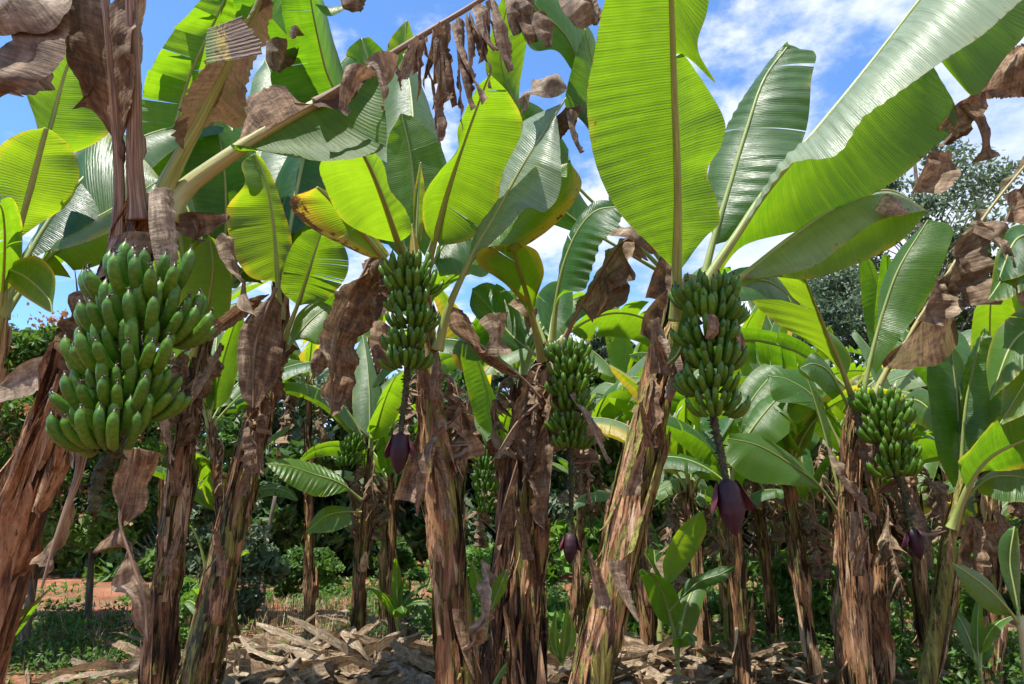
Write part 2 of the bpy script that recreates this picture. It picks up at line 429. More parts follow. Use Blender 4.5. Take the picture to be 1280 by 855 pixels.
# generic leaves, grown from the origin along +X
def gen_leaf(seed, L=1.9, Wd=.29, e0=70, bend=95, fold=25, ntear=5, pet=.35, twist=0.):
    r = np.random.default_rng(seed)
    n = 60; s = np.linspace(0, 1, n)
    ang = R(e0) - R(bend) * s ** 1.5
    side = R(twist) * s ** 1.3
    ds = (L + pet) / (n - 1)
    d = np.stack([np.cos(ang) * np.cos(side), np.cos(ang) * np.sin(side), np.sin(ang)], 1)
    P = np.vstack([[0, 0, 0], np.cumsum(d[:-1] * ds, axis=0)])
    k0 = int(n * pet / (L + pet)); I = P[k0:]
    T = norm(np.gradient(I, axis=0)); S = norm(np.cross(T, [0, 0, 1.])); 
    U = np.cross(S, T)
    q = np.linspace(0, 1, len(I)); w = Wd * np.clip(np.sin(np.pi * np.clip(q, 0, 1) ** .8), 0, 1) ** .45 * (1 - .25 * q)
    w = w * np.clip(q * 8, 0, 1) ** .5
    mb = MB()
    for sg in (-1, 1):
        fa = R(fold + r.uniform(-12, 12))
        fo = fa * np.ones(len(I)) + R(35) * np.clip(q, 0, 1) * r.uniform(-.3, 1)
        O = I + w[:, None] * (sg * S * np.cos(fo)[:, None] - U * (np.sin(fo) * (1 if r.random() < .65 else -.6))[:, None])
        tears = sorted(r.uniform(.12, .95, r.poisson(ntear)))
        panel(mb, I, O, n=.022, m=6, tears=tears, gap=.008, sag=.12, wave=.03, r=r, tw=.16, pleat=.0018)
    tb = MB(); tube(tb, P, .019 + (.004 - .019) * s ** .8, 7)
    return mb.mesh('leaf', M_LEAF), tb.mesh('midrib', M_RIB), P
def gen_dead(seed, L=1.3, Wd=.13, e0=40, drop=.85):
    r = np.random.default_rng(seed); n = 50; s = np.linspace(0, 1, n)
    ang = R(e0) - R(e0 + 85) * np.clip(s * 3.2, 0, 1) ** .9 + .12 * np.sin(s * 9 + r.uniform(0, 6))
    ds = L / (n - 1); d = np.stack([np.cos(ang), .12 * np.sin(s * 7 + r.uniform(0, 6)), np.sin(ang)], 1)
    P = np.vstack([[0, 0, 0], np.cumsum(d[:-1] * ds, axis=0)])
    I = P[10:]; q = np.linspace(0, 1, len(I)); mb = MB()
    for sg in (-1, 1):
        w = Wd * np.clip(np.sin(np.pi * q ** .8), 0, 1) ** .5 * (1 + .35 * np.sin(q * 13 + r.uniform(0, 6)))
        O = I + np.stack([-w * r.uniform(-.3, .8), sg * w * r.uniform(.5, 1.1), -w * .9], 1)
        panel(mb, I, O, n=.02, m=6, tears=sorted(r.uniform(.08, .97, 11)), gap=.022, sag=.9, crumple=.05, cf=15, wave=.05, jag=.05, r=r, tw=.9, bulge=.2)
    tb = MB(); tube(tb, P, .014 + (.003 - .014) * s, 6)
    return mb.mesh('dead_leaf', M_DEAD), tb.mesh('midrib', M_DRIB), P
LIB = [gen_leaf(11, 1.9, .29, 78, 60, 18, 2), gen_leaf(12, 1.8, .30, 66, 105, 30, 5, twist=15), gen_leaf(13, 2.0, .27, 55, 110, 38, 7), gen_leaf(14, 1.7, .28, 72, 130, 25, 4, twist=-20),
       gen_leaf(15, 1.9, .30, 84, 35, 12, 1), gen_leaf(16, 1.6, .26, 45, 120, 42, 8), gen_leaf(17, 2.0, .28, 62, 80, 22, 3, twist=-12), gen_leaf(18, 1.5, .27, 75, 95, 45, 6, twist=25)]
YOUNG = [gen_leaf(31, .75, .13, 75, 70, 15, 0, .18), gen_leaf(32, .6, .11, 60, 95, 20, 1, .15), gen_leaf(33, .8, .10, 85, 30, 25, 0, .2)]
DLIB = [gen_dead(21), gen_dead(22, 1.6, .15, 30), gen_dead(23, 1.0, .12, 55), gen_dead(24, 1.4, .17, 20)]
def put_leaf(plant, lib, base, yaw, scale=1., tilt=0., color=(0, 0, 0), dead=False, roll=0.):
    bl, rb, P = lib
    loc = Vector(base) - (ORIG[plant.name] if plant.name in ORIG else Vector((0, 0, 0)))
    o = bpy.data.objects.new('dead_leaf' if dead else 'leaf', bl); COL.objects.link(o); o.parent = plant
    o.location = loc; o.rotation_euler = (roll, -tilt, yaw); o.scale = (scale,) * 3; o.color = (*color, 1)[:4]
    m = bpy.data.objects.new('midrib', rb); COL.objects.link(m); m.parent = o; m.color = (*color, 1)[:4]
    return o

# ------------------------------------------------------------------ pseudostem
def stem(plant, P, rad, nfl=40, color=(0, 0, 0), seed=1, detail=1., shag=1., name='pseudostem'):
    r = np.random.default_rng(seed)
    P = resample(P, max(12, int(120 * detail))); L = np.linalg.norm(np.diff(P, axis=0), axis=1).sum()
    s = np.linspace(0, 1, len(P)); rr = np.interp(s, np.linspace(0, 1, len(rad)), rad) * .65; shag = shag * .85
    T, X, Yv = frames(P)
    seg = int(36 * detail) if detail > .5 else 16
    a = np.linspace(0, 2 * np.pi, seg, endpoint=False)
    W1, W2 = Wob(r, 9.), Wob(r, 26.)
    G = P[:, None] + rr[:, None, None] * (np.cos(a)[None, :, None] * X[:, None] + np.sin(a)[None, :, None] * Yv[:, None])
    fl = G.reshape(-1, 3) * [1, 1, .2]
    dd = (W1(fl) * .09 + W2(fl) * .07).reshape(G.shape[:2])
    G = P[:, None] + (rr[:, None] * (1 + dd))[..., None] * (np.cos(a)[None, :, None] * X[:, None] + np.sin(a)[None, :, None] * Yv[:, None])
    mb = MB(); A = np.zeros(G.shape); A[..., 0] = a[None] / 6.28; A[..., 1] = (s * L)[:, None]; A[..., 2] = .35
    mb.grid(G, A, closed=True, flip=True)
    # overlapping dry sheaths with torn tops and lifted edges
    fidx = lambda q: (np.interp(q, s, P[:, 0]), np.interp(q, s, P[:, 1]), np.interp(q, s, P[:, 2]))
    for k in range(nfl):
        q0 = r.uniform(-.05, .93) ; q0 = max(q0, 0.); ln = r.uniform(.2, .85) / L; q1 = min(1., q0 + ln)
        th = r.uniform(0, 6.28); wd = r.uniform(.35, 1.25)
        if r.random() < .3: wd = r.uniform(.12, .35)
        nr, nc = 16, 15
        t = np.linspace(0, 1, nr)[:, None]; c = np.linspace(-1, 1, nc)[None]
        top = q1 - (q1 - q0) * .32 * r.random((1, nc)) ** 2 - (q1 - q0) * .55 * np.abs(c - r.uniform(-.7, .7)) ** 1.3 * r.uniform(.2, 1)
        top = np.maximum(top, q0 + .15 * (q1 - q0))
        q = q0 + (top - q0) * t
        lean = r.uniform(-.5, .5)
        ang = th + c * wd * (1 - .35 * t * r.uniform(0, 1)) + lean * t * (q1 - q0) * L
        off = .004 + .012 * r.random() * shag + .02 * shag * r.random() * np.abs(c) ** 3 * (.3 + t) + shag * r.choice([0, .01, .035], p=[.5, .35, .15]) * t ** 3 * (1 + .5 * np.sin(c * 5 + k))
        x = np.interp(q, s, P[:, 0]); y = np.interp(q, s, P[:, 1]); z = np.interp(q, s, P[:, 2]); rq = np.interp(q, s, rr)
        Xq = np.stack([np.interp(q, s, X[:, j]) for j in range(3)], -1); Yq = np.stack([np.interp(q, s, Yv[:, j]) for j in range(3)], -1)
        emb = np.clip(t * 3, 0, 1) ** .7
        rd = rq * (.93 + .12 * emb) + off * emb + .004 * np.sin(c * 9 + k) * t - .03 * rq * np.abs(c) ** 6 * (1 - t)
        g = np.stack([x, y, z], -1) + rd[..., None] * (np.cos(ang)[..., None] * Xq + np.sin(ang)[..., None] * Yq)
        A = np.zeros(g.shape); A[..., 0] = ang; A[..., 1] = q * L; A[..., 2] = r.random()
        mb.grid(g, A, flip=True)
    # loose fibres and narrow strips peeling off
    for k in range(int(nfl * .9)):
        q0 = r.uniform(.02, .9); ln = r.uniform(.08, .4) / L; q1 = min(1., q0 + ln); th = r.uniform(0, 6.28); nr = 10
        t = np.linspace(0, 1, nr); up = r.random() < .4; w = r.uniform(.004, .018)
        q = q0 + (q1 - q0) * (t if up else 1 - t)
        x = np.stack([np.interp(q, s, P[:, j]) for j in range(3)], -1); Xq = np.stack([np.interp(q, s, X[:, j]) for j in range(3)], -1); Yq = np.stack([np.interp(q, s, Yv[:, j]) for j in range(3)], -1); rq = np.interp(q, s, rr)
        a1 = th + t * r.normal() * .25; o_ = np.cos(a1)[:, None] * Xq + np.sin(a1)[:, None] * Yq; tg = -np.sin(a1)[:, None] * Xq + np.cos(a1)[:, None] * Yq
        cpt = x + (rq * 1.03 + .004 + r.uniform(.01, .09) * shag * t ** 2)[:, None] * o_
        ww = (w * (1 - .8 * t ** 2))[:, None]
        g = np.stack([cpt - tg * ww, cpt + o_ * ww * .4, cpt + tg * ww], 1); A = np.zeros(g.shape); A[..., 1] = (q * L)[:, None]; A[..., 2] = r.uniform(.3, 1.)
        mb.grid(g, A)
    o = mb.build(name, M_TRUNK, color=color); under(o, plant); return o
def extend_down(pts, Y, z=-.08):
    """trunk pixels listed from the crown down; carry the last stretch on to the ground"""
    Ys = Y if isinstance(Y, (list, tuple)) else [Y] * len(pts)
    P = [at(x, y, yy) for (x, y), yy in zip(pts, Ys)]
    a, b = P[-2], P[-1]; d = b - a
    if b[2] > z: P.append(b + d * ((z - b[2]) / d[2]))
    return np.array(P)[::-1]

# ------------------------------------------------------------------ fruit
def banana_mesh(seed, L=.165, rad=.0195, bend=70):
    r = np.random.default_rng(seed); n = 22; s = np.linspace(0, 1, n)
    ang = R(-14 + r.uniform(-6, 6)) + R(bend + 22) * s ** .85
    d = np.stack([np.cos(ang), 0 * s, np.sin(ang)], 1); P = np.vstack([[0, 0, 0], np.cumsum(d[:-1] * L / (n - 1), 0)])
    prof = np.interp(s, [0, .06, .15, .28, .5, .74, .85, .90, .935, .96, 1.], [.36, .42, .74, .96, 1., 1., .90, .72, .46, .32, .22])
    T, X, Yv = frames(P); a = np.linspace(0, 2 * np.pi, 15, endpoint=False)
    ridge = 1 + .075 * np.cos(5 * a + r.uniform(0, 6))
    G = P[:, None] + rad * prof[:, None, None] * ridge[None, :, None] * (np.cos(a)[None, :, None] * X[:, None] + np.sin(a)[None, :, None] * Yv[:, None])
    A = np.zeros(G.shape); A[..., 0] = a[None] / 6.28; A[..., 1] = s[:, None]
    G = np.concatenate([G, np.repeat(P[-1:, None], 15, 1)]); A = np.concatenate([A, A[-1:]])
    mb = MB(); mb.grid(G, A, closed=True, flip=True)
    # shrivelled flower end
    for k in range(4):
        e = P[-1] + np.r_[r.normal(size=2) * .005, .005 + .004 * r.random()]
        tube(mb, np.array([P[-1] - T[-1] * .004, (P[-1] + e) / 2 + r.normal(size=3) * .001, e]), [.0026, .0016, .0008], 5)
        mb.a[-1][:, 1] = 1
    return mb.mesh('banana', M_BAN)
BAN = [banana_mesh(1, .172, .0165, 74), banana_mesh(2, .158, .016, 60), banana_mesh(3, .180, .017, 84), banana_mesh(4, .150, .0155, 52)]
def bunch(plant, axis, scale=1., hands=6, per=18, face=-90, seed=1, tail=None, bud=None, q0=.34, spread=80, budscale=1., nobud=False, opened=None):
    """axis: world points from the crown over and down to the last hand"""
    r = np.random.default_rng(seed)
    AX = resample(axis, 60)
    full = AX if tail is None else resample(np.vstack([axis, tail]), 110)
    mb = MB(); s = np.linspace(0, 1, len(full))
    rad = (.030 - .014 * s) * scale
    T, X, Yv = frames(full)
    a = np.linspace(0, 6.283, 12, endpoint=False)
    L = np.linalg.norm(np.diff(full, axis=0), axis=1).sum()
    ring = 1 + .22 * np.sin(s[:, None] * L * 230 / scale + 1.5 * np.sin(a)[None] * 1.0) * (s[:, None] > .35)
    G = full[:, None] + (rad[:, None] * ring)[..., None] * (np.cos(a)[None, :, None] * X[:, None] + np.sin(a)[None, :, None] * Yv[:, None])
    A = np.zeros(G.shape); mb.grid(G, A, closed=True, flip=True)
    nb = MB()
    if tail is not None:                                          # dried flower scars
        for k in range(70):
            q = r.uniform(.5, .97); th = r.uniform(0, 6.28); i = int(q * (len(full) - 1))
            dv = math.cos(th) * X[i] + math.sin(th) * Yv[i]
            b0 = full[i] + dv * rad[i] * .9; e = b0 + dv * .018 * scale * r.uniform(.4, 1.2) + r.normal(size=3) * .006 * scale
            tube(mb, np.array([b0, (b0 + e) / 2, e]), [.005 * scale, .004 * scale, .0015], 4)
    st = mb.build('bunch_stalk', M_STALK); under(st, plant)
    # hands
    k = 0
    org = ORIG[plant.name]
    for h in range(hands):
        q = q0 + (.98 - q0) * h / max(1, hands - 1)
        i = int(q * (len(AX) - 1)); c = AX[i]; ax = norm(AX[min(i + 2, 59)] - AX[max(i - 2, 0)])
        cen = R(face) + (R(30) if h % 2 else -R(30)) * r.uniform(.4, 1.1)
        sz = scale * (1.08 - .22 * h / max(1, hands - 1)) * r.uniform(.96, 1.04)
        for j in range(per):
            row = j % 2; f = (j // 2 + .5 * row + .25) / (per / 2) - .5
            th = cen + f * 2 * R(spread) + r.normal() * .03
            out = np.array([math.cos(th), math.sin(th), 0.])
            base = c + out * (.042 + .026 * (1 - row)) * scale + np.array([0, 0, 1]) * (.034 * row - .034) * scale
            zr = np.array([0, 0, 1.]) * .92 + -ax * .08 + r.normal(size=3) * .03
            side = norm(np.cross(zr, out)); xx = norm(np.cross(side, zr))
            til = R(4 + 14 * row + r.normal() * 4)
            x2 = math.cos(til) * xx + math.sin(til) * norm(zr); z2 = np.cross(x2, side)
            sw = r.normal() * .06; 
            o = bpy.data.objects.new('banana', BAN[r.integers(4)]); COL.objects.link(o); o.parent = st
            M = Matrix(((x2[0], side[0], z2[0], base[0]), (x2[1], side[1], z2[1], base[1]), (x2[2], side[2], z2[2], base[2]), (0, 0, 0, 1)))
            o.matrix_basis = M @ Matrix.Rotation(sw, 4, 'Z') @ Matrix.Scale(sz * r.uniform(.93, 1.06), 4)
            k += 1
        # cushion where the hand joins
    if bud is not None or (tail is not None and not nobud):
        e = full[-1]; d = norm(full[-1] - full[-8]); bs = .235 * budscale
        b = MB(); n = 26; s = np.linspace(0, 1, n); prof = np.interp(s, [0, .06, .2, .4, .6, .8, .93, 1], [.25, .6, .86, 1., .9, .6, .28, .03]) * .056 * budscale
        Pb = e + d * (s[:, None] - .04) * bs
        T, X, Yv = frames(Pb); a = np.linspace(0, 6.283, 24, endpoint=False)
        rg = 1 + .04 * np.abs(np.sin(a * 2.5))[None] + .05 * np.sin(a * 3 + s[:, None] * 3)
        G = Pb[:, None] + (prof[:, None] * rg)[..., None] * (np.cos(a)[None, :, None] * X[:, None] + np.sin(a)[None, :, None] * Yv[:, None])
        A = np.zeros(G.shape); A[..., 0] = 1; b.grid(G, A, closed=True, flip=True)
        bo = b.build('flower_bud', M_BUD); under(bo, plant)
        bb = MB()
        for (th0, op) in (opened or ((R(-20), .22), (R(200), .12))):
            t = np.linspace(0, 1, 14)[:, None]; c = np.linspace(-1, 1, 9)[None]
            ww = np.sin(np.pi * (t * .86 + .12)) ** .7
            th = th0 + c * .95 * ww
            rr_ = (.045 + .03 * np.sin(t * 2.2)) * budscale + .12 * op * budscale * t ** 2
            z = (t * .62 - op * .35 * t ** 2) * bs
            g = (e + 0 * d) + z[..., None] * d + rr_[..., None] * (np.cos(th)[..., None] * X[3] + np.sin(th)[..., None] * Yv[3])
            bb.grid(g, np.zeros(g.shape))
        bo2 = bb.build('bract', M_BRACT); bo2.parent = bo; bo2.matrix_parent_inverse = Matrix.Identity(4)
    return st

# ================================================================== ground
def gz(x, y):
    x = np.asarray(x, float); y = np.asarray(y, float)
    m = .15 * np.exp(-(((x + 1.5) / 1.25) ** 2 + ((y - 7.3) / 1.1) ** 2)) + .12 * np.exp(-(((x - .9) / .8) ** 2 + ((y - 7.2) / .9) ** 2)) + .12 * np.exp(-(((x - 2.6) / 1.2) ** 2 + ((y - 7.4) / .8) ** 2))
    return m + .035 * np.sin(x * 1.7 + .4 * y) * np.sin(y * 1.3 + 1) + .018 * np.sin(x * 5.1 + 1) * np.sin(y * 4.3)
def make_ground():
    mb = MB()
    n = 260; q = np.linspace(-1, 1, n); k = np.sign(q) * (np.abs(q) * 12 + 288 * np.abs(q) ** 5)
    Xg, Yg = np.meshgrid(k, k + 8, indexing='ij')
    Z = gz(Xg, Yg) * np.exp(-((Xg / 40) ** 2 + (Yg / 60) ** 2))
    W = Wob(rng, 7., 9); 
    near = np.exp(-((Xg / 10) ** 2 + ((Yg - 8) / 10) ** 2))
    Z = Z + .025 * W(np.stack([Xg, Yg, 0 * Xg], -1).reshape(-1, 3)).reshape(Xg.shape) * near
    mb.grid(np.stack([Xg, Yg, Z], -1), np.zeros((n, n, 3)), flip=False)
    t = NT('red_soil'); tc = t.n('ShaderNodeTexCoord').outputs['Object']
    f = t.noise(t.vmul(tc, (1.2, 1.2, 1.2)), 1., 5, .6); g = t.noise(t.vmul(tc, (22, 22, 22)), 1., 5, .7)
    c = t.ramp(t.math('ADD', t.math('MULTIPLY', f, .5), t.math('MULTIPLY', g, .5)), [(.3, (.08, .030, .016)), (.46, (.22, .085, .045)), (.60, (.37, .17, .095)), (.75, (.50, .32, .21))])
    st = t.step(t.noise(t.vmul(tc, (.7, .7, .7)), 1., 4, .6), .5, .62)
    c = t.mix(t.math('MULTIPLY', st, .55), c, (.16, .14, .07))
    pr = t.n('ShaderNodeBsdfPrincipled', {'Base Color': c, 'Roughness': .9, 'Specular IOR Level': .15, 'Normal': t.bump(g, .9, .05)})
    o = mb.build('ground', t.finish(pr.outputs[0])); tag(o, 'bare red soil of the plantation', kind='structure')
    me = o.data
    me.calc_loop_triangles() if False else None
    return o
make_ground()

G_BUNCH = 'banana plants carrying fruit'
TRUNKS = []
def plant(crown, Y, label, group='banana plants of the plantation', name='banana_plant', cat='banana plant', base=None):
    b = base if base is not None else at(*crown, Y)
    return thing(name, (b[0], b[1], float(gz(b[0], b[1]))), label, cat, group)
def trunk(pl, pts, Y, rad, **kw):
    P = extend_down(pts, Y); pl_b = P[0]
    TRUNKS.append((P[0][0], P[0][1])); return stem(pl, P, rad[::-1], **kw)

# ---------------------------------------------------------------- A: big plant at the left, huge bunch
A = plant((20, 800), 2.4, 'big leaning banana plant at the left with the largest bunch of green fruit')
trunk(A, [(192, 245), (178, 290), (152, 345), (112, 440), (60, 560), (15, 680), (-18, 790)], [2.25, 2.27, 2.3, 2.33, 2.36, 2.4, 2.42], [.052, .07, .088, .108, .122, .13, .142], nfl=75, seed=3, shag=1.3, color=(.05, 0, 0))
bunch(A, np.array([at(195, 262, 2.22), at(210, 290, 2.12), at(208, 330, 2.06), at(194, 385, 2.03), at(177, 440, 2.0), at(160, 500, 1.98), at(147, 560, 1.97)]), scale=.97, hands=5, per=20, face=-95, seed=4, q0=.52, spread=88, tail=np.array([at(130, 580, 1.97), at(120, 610, 1.97), at(118, 640, 1.98)]), nobud=True)
# dry upright petioles with their blades
tleaf(A, [(146, 305), (149, 230), (143, 120), (136, 40), (128, -40)], 2.22, 2.0, [(.25, .85, [(147, 180), (158, 165), (172, 118), (176, 60), (172, -20)], -.05), (.3, .95, [(142, 170), (120, 120), (97, 60), (84, 0), (80, -40)], .05)], dead=True, r0=.019, r1=.013, color=(.25, .25, 0), crumple=.02)
tleaf(A, [(174, 275), (168, 200), (168, 110), (164, 0), (160, -60)], 2.22, 1.95, [(.15, .8, [(183, 190), (182, 150), (178, 110), (180, 60), (186, -20)], .03)], dead=True, r0=.030, r1=.017, color=(.0, .1, 0))
tsheet(A, [(134, 78), (118, 105), (98, 128), (90, 137)], [(140, 80), (140, 105), (137, 130), (134, 147)], 2.15, .04, color=(.2, .1, 0), label='small torn brown blade hanging from the dry petioles', name='dead_blade')
tsheet(A, [(85, -20), (70, 30), (65, 55), (48, 92), (22, 112), (0, 122)], [(40, -20), (10, 5), (-15, 30), (-25, 60), (-30, 90), (-25, 118)], 2.0, .12, color=(.35, .2, 0), crumple=.13, cf=7, tears=(.45,), gap=.0, tw=.2)
tsheet(A, [(88, -20), (78, 20), (55, 35), (25, 40), (-10, 45)], [(75, -25), (45, -10), (20, 0), (0, 10), (-20, 15)], 1.95, .05, color=(.1, .4, 0), crumple=.08, cf=9)
tsheet(A, [(186, 238), (186, 285), (196, 345), (180, 395), (177, 414)], [(214, 232), (221, 270), (218, 325), (206, 362), (184, 412)], 1.98, .03, color=(0, .55, 0), crumple=.012, label='pale dry bract hanging over the fruit', name='dead_bract')
tsheet(A, [(137, 300), (128, 325), (118, 352)], [(192, 288), (186, 305), (170, 335)], 2.12, .0, color=(.1, .4, 0), crumple=.02)
tsheet(A, [(222, 268), (240, 262), (262, 264), (284, 266)], [(222, 278), (242, 276), (262, 272), (284, 272)], 2.25, .03, color=(.2, 0, 0), crumple=.03)
tsheet(A, [(238, 270), (248, 290), (250, 305)], [(258, 272), (262, 285), (255, 308)], 2.25, .03, color=(.5, 0, 0), crumple=.03)
# dying leaf going up
tleaf(A, [(205, 262), (208, 232), (226, 195), (250, 150), (282, 85), (318, 15), (340, -40)], 2.25, 1.95,
      [(.28, .93, [(228, 190), (214, 172), (226, 125), (246, 92), (258, 62), (262, 35), (296, 22), (322, -10)], -.05), (.3, .9, [(240, 172), (270, 152), (302, 160), (306, 105), (316, 70), (336, 45), (340, 0)], .10)],
      dead=True, r0=.032, r1=.008, color=(.0, 0, .95), ribdead=False, crumple=.008, jag=.02, label='dying leaf, brown below and yellow green at the top', name='leaf')
tsheet(A, [(259, 36), (257, 55), (258, 80)], [(300, 18), (322, 45), (326, 66)], 1.93, .0, dead=False, color=(.75, .55, .6), crumple=.0, pleat=.0005, wave=.01, top=(0, 1, 0), jag=.02, bulge=.02, name='leaf', label='yellow green leaf end speckled black')
# the long petiole crossing to the right
tleaf(A, [(206, 272), (228, 240), (262, 212), (330, 166), (395, 130), (440, 103), (476, 78)], 2.25, 2.28,
      [(.30, .98, [(292, 188), (318, 192), (350, 200), (402, 204), (455, 199), (482, 186), (481, 130), (474, 82)], -.06, dict(bulge=.1, top=(0, 1, -.2), pleat=.0008))],
      r0=.036, r1=.014, color=(.0, .0, 0), ribcol=(.5, 0, 0), label='leaf dark green below its rib, its outer end dry')
tleaf(A, [(285, 192), (330, 165), (372, 140), (392, 130)], 2.24, 2.25, [(0., 1., [(288, 184), (300, 165), (302, 132), (328, 112), (355, 108), (370, 128)], .02)], dead=True, r0=0, color=(.0, .0, .0), jag=.015, crumple=.006)
tleaf(A, [(394, 130), (440, 102), (478, 75), (530, 43), (590, 7), (640, -26)], 2.25, 2.3, [(.0, .3, [(396, 122), (430, 98), (470, 76)], .02)], dead=True, r0=.017, r1=.010, color=(.3, .2, 0), name='dead_leaf')
tsheet(A, [(392, 128), (430, 104), (462, 84)], [(398, 134), (430, 128), (470, 96)], 2.2, .02, color=(.95, 0, 0), crumple=.02)
tsheet(A, [(432, 82), (428, 100), (423, 136)], [(470, 88), (450, 105), (436, 144)], 2.12, .03, color=(0, 0, 0), crumple=.02)
tsheet(A, [(455, 78), (470, 88), (481, 135)], [(496, 62), (492, 90), (484, 134)], 2.18, .02, color=(.1, .5, 0), crumple=.02)
for (a, b, dk, col) in [((531, 46), (518, 92), 7, .3), ((541, 40), (530, 104), 6, .3), ((556, 33), (548, 98), 6, .4), ((566, 30), (594, 82), 7, .5), ((576, 22), (590, 118), 12, 0), ((594, 10), (612, 64), 7, .5), ((610, 4), (632, 62), 9, .5), ((618, -2), (644, 78), 12, 0), ((588, 14), (606, 52), 6, .2), ((548, 40), (556, 120), 16, 0), ((563, 60), (570, 128), 12, 0), ((545, 120), (552, 165), 7, 0), ((555, 118), (543, 160), 6, .3), ((498, 66), (505, 98), 7, .4), ((512, 58), (502, 88), 5, .5), ((536, 42), (542, 150), 4, .2), ((551, 38), (538, 130), 4, .6), ((572, 26), (579, 150), 5, 0), ((584, 18), (600, 110), 4, .4), ((604, 6), (618, 96), 5, .1), ((606, 6), (600, 80), 4, .5), ((522, 52), (528, 122), 4, .1)]:
    b = (b[0] + random.uniform(-5, 8), b[1] + random.uniform(0, 22)); dk *= random.uniform(.6, .95)
    mx, my = (a[0] + b[0]) / 2 + random.uniform(-5, 5), (a[1] + b[1]) / 2
    tsheet(A, [(a[0] - dk * .6, a[1]), (mx - dk, my), (b[0] - dk * .5, b[1])], [(a[0] + dk * .6, a[1]), (mx + dk * .8, my + 4), (b[0] + dk * .5, b[1] - 6)], 2.24, .02, color=(.35 if col == 0 else .1, col, .4 if dk > 11 else 0), crumple=.02, name='dead_strip')
# below the bunch
tleaf(A, [(172, 560), (160, 610), (150, 650), (166, 705), (180, 750), (184, 802)], 2.15, 2.15, [(.0, .5, [(152, 566), (139, 603), (146, 630), (150, 655), (156, 672)], -.02), (0., .42, [(200, 566), (187, 605), (184, 634), (160, 655)], .04), (.36, .62, [(150, 650), (128, 672), (114, 694), (150, 678), (160, 700)], .05), (.5, 1., [(160, 690), (138, 735), (166, 742), (168, 780), (182, 800)], -.03), (.5, .98, [(166, 690), (178, 715), (192, 752), (190, 790)], .03)], dead=True, r0=.006, r1=.003, color=(0, .3, 0), jag=.004, crumple=.012)
tleaf(A, [(104, 560), (96, 600), (72, 668), (52, 735)], 2.2, 2.2, [(.25, .8, [(92, 610), (70, 680), (28, 702), (62, 712), (58, 720)], .03)], dead=True, r0=.015, r1=.004, color=(.1, .2, 0))
tsheet(A, [(70, 440), (30, 452), (-5, 482)], [(62, 455), (55, 480), (20, 487), (-5, 492)], 2.6, .03, color=(0, .9, 0), crumple=.03)

# ---------------------------------------------------------------- Z: plant at the left edge
Z = plant((-30, 800), 3.4, 'banana plant cut off by the left edge, one round bright leaf low on it')
trunk(Z, [(0, 395), (-12, 480), (-40, 620), (-60, 760)], 3.4, [.05, .085, .11, .13], nfl=25, seed=9, color=(.6, 0, 0))
tleaf(Z, [(0, 400), (8, 345), (22, 292), (38, 236), (50, 190), (58, 160)], 3.4, 3.1, [(.42, 1, [(19, 302), (2, 270), (-16, 235), (-4, 188), (25, 166), (56, 160)], -.1), (.42, 1, [(24, 298), (50, 280), (84, 256), (99, 222), (92, 190), (72, 168), (58, 160)], .1)], r0=.022, r1=.012, color=(.1, .0, .9), wave=.012)
tleaf(Z, [(0, 400), (10, 340), (38, 236), (62, 160), (80, 95), (96, 50), (84, 27)], 3.43, 3.2, [(.5, 1, [(52, 168), (36, 130), (32, 106), (54, 80), (66, 48), (80, 28)], -.1), (.45, .97, [(70, 195), (100, 188), (136, 165), (138, 125), (118, 80), (106, 52), (90, 30)], .15)], r0=.020, r1=.006, color=(.1, 0, .45))
tleaf(Z, [(4, 398), (22, 338), (60, 304), (95, 286), (140, 262), (200, 225)], 3.5, 3.6, [(.2, 1, [(28, 325), (55, 280), (92, 205), (130, 168), (170, 190), (200, 222)], .25), (.25, 1, [(45, 316), (75, 312), (115, 298), (160, 272), (200, 228)], -.15)], r0=.022, r1=.005, color=(.15, .05, .6))
tleaf(Z, [(4, 398), (50, 330), (84, 280), (104, 230), (104, 188)], 3.7, 3.9, [(.3, 1, [(60, 310), (80, 250), (92, 205), (104, 186)], .1), (.3, 1, [(75, 300), (115, 268), (124, 235), (112, 200), (104, 188)], -.1)], r0=.015, r1=.004)
put_leaf(Z, LIB[1], at(0, 400, 3.4), R(150), .8); put_leaf(Z, LIB[2], at(0, 400, 3.4), R(-60), .45, color=(.1, 0, .3)); put_leaf(Z, LIB[0], at(0, 395, 3.4), R(60), .9); put_leaf(Z, LIB[5], at(0, 400, 3.4), R(195), .7)
tleaf(Z, [(-10, 330), (30, 345), (60, 372), (66, 392)], 3.3, 3.2, [(.2, 1, [(10, 330), (45, 320), (70, 345), (67, 390)], -.05), (.2, 1, [(0, 342), (20, 365), (50, 385), (66, 392)], .05)], r0=.008, color=(.2, 0, .3))

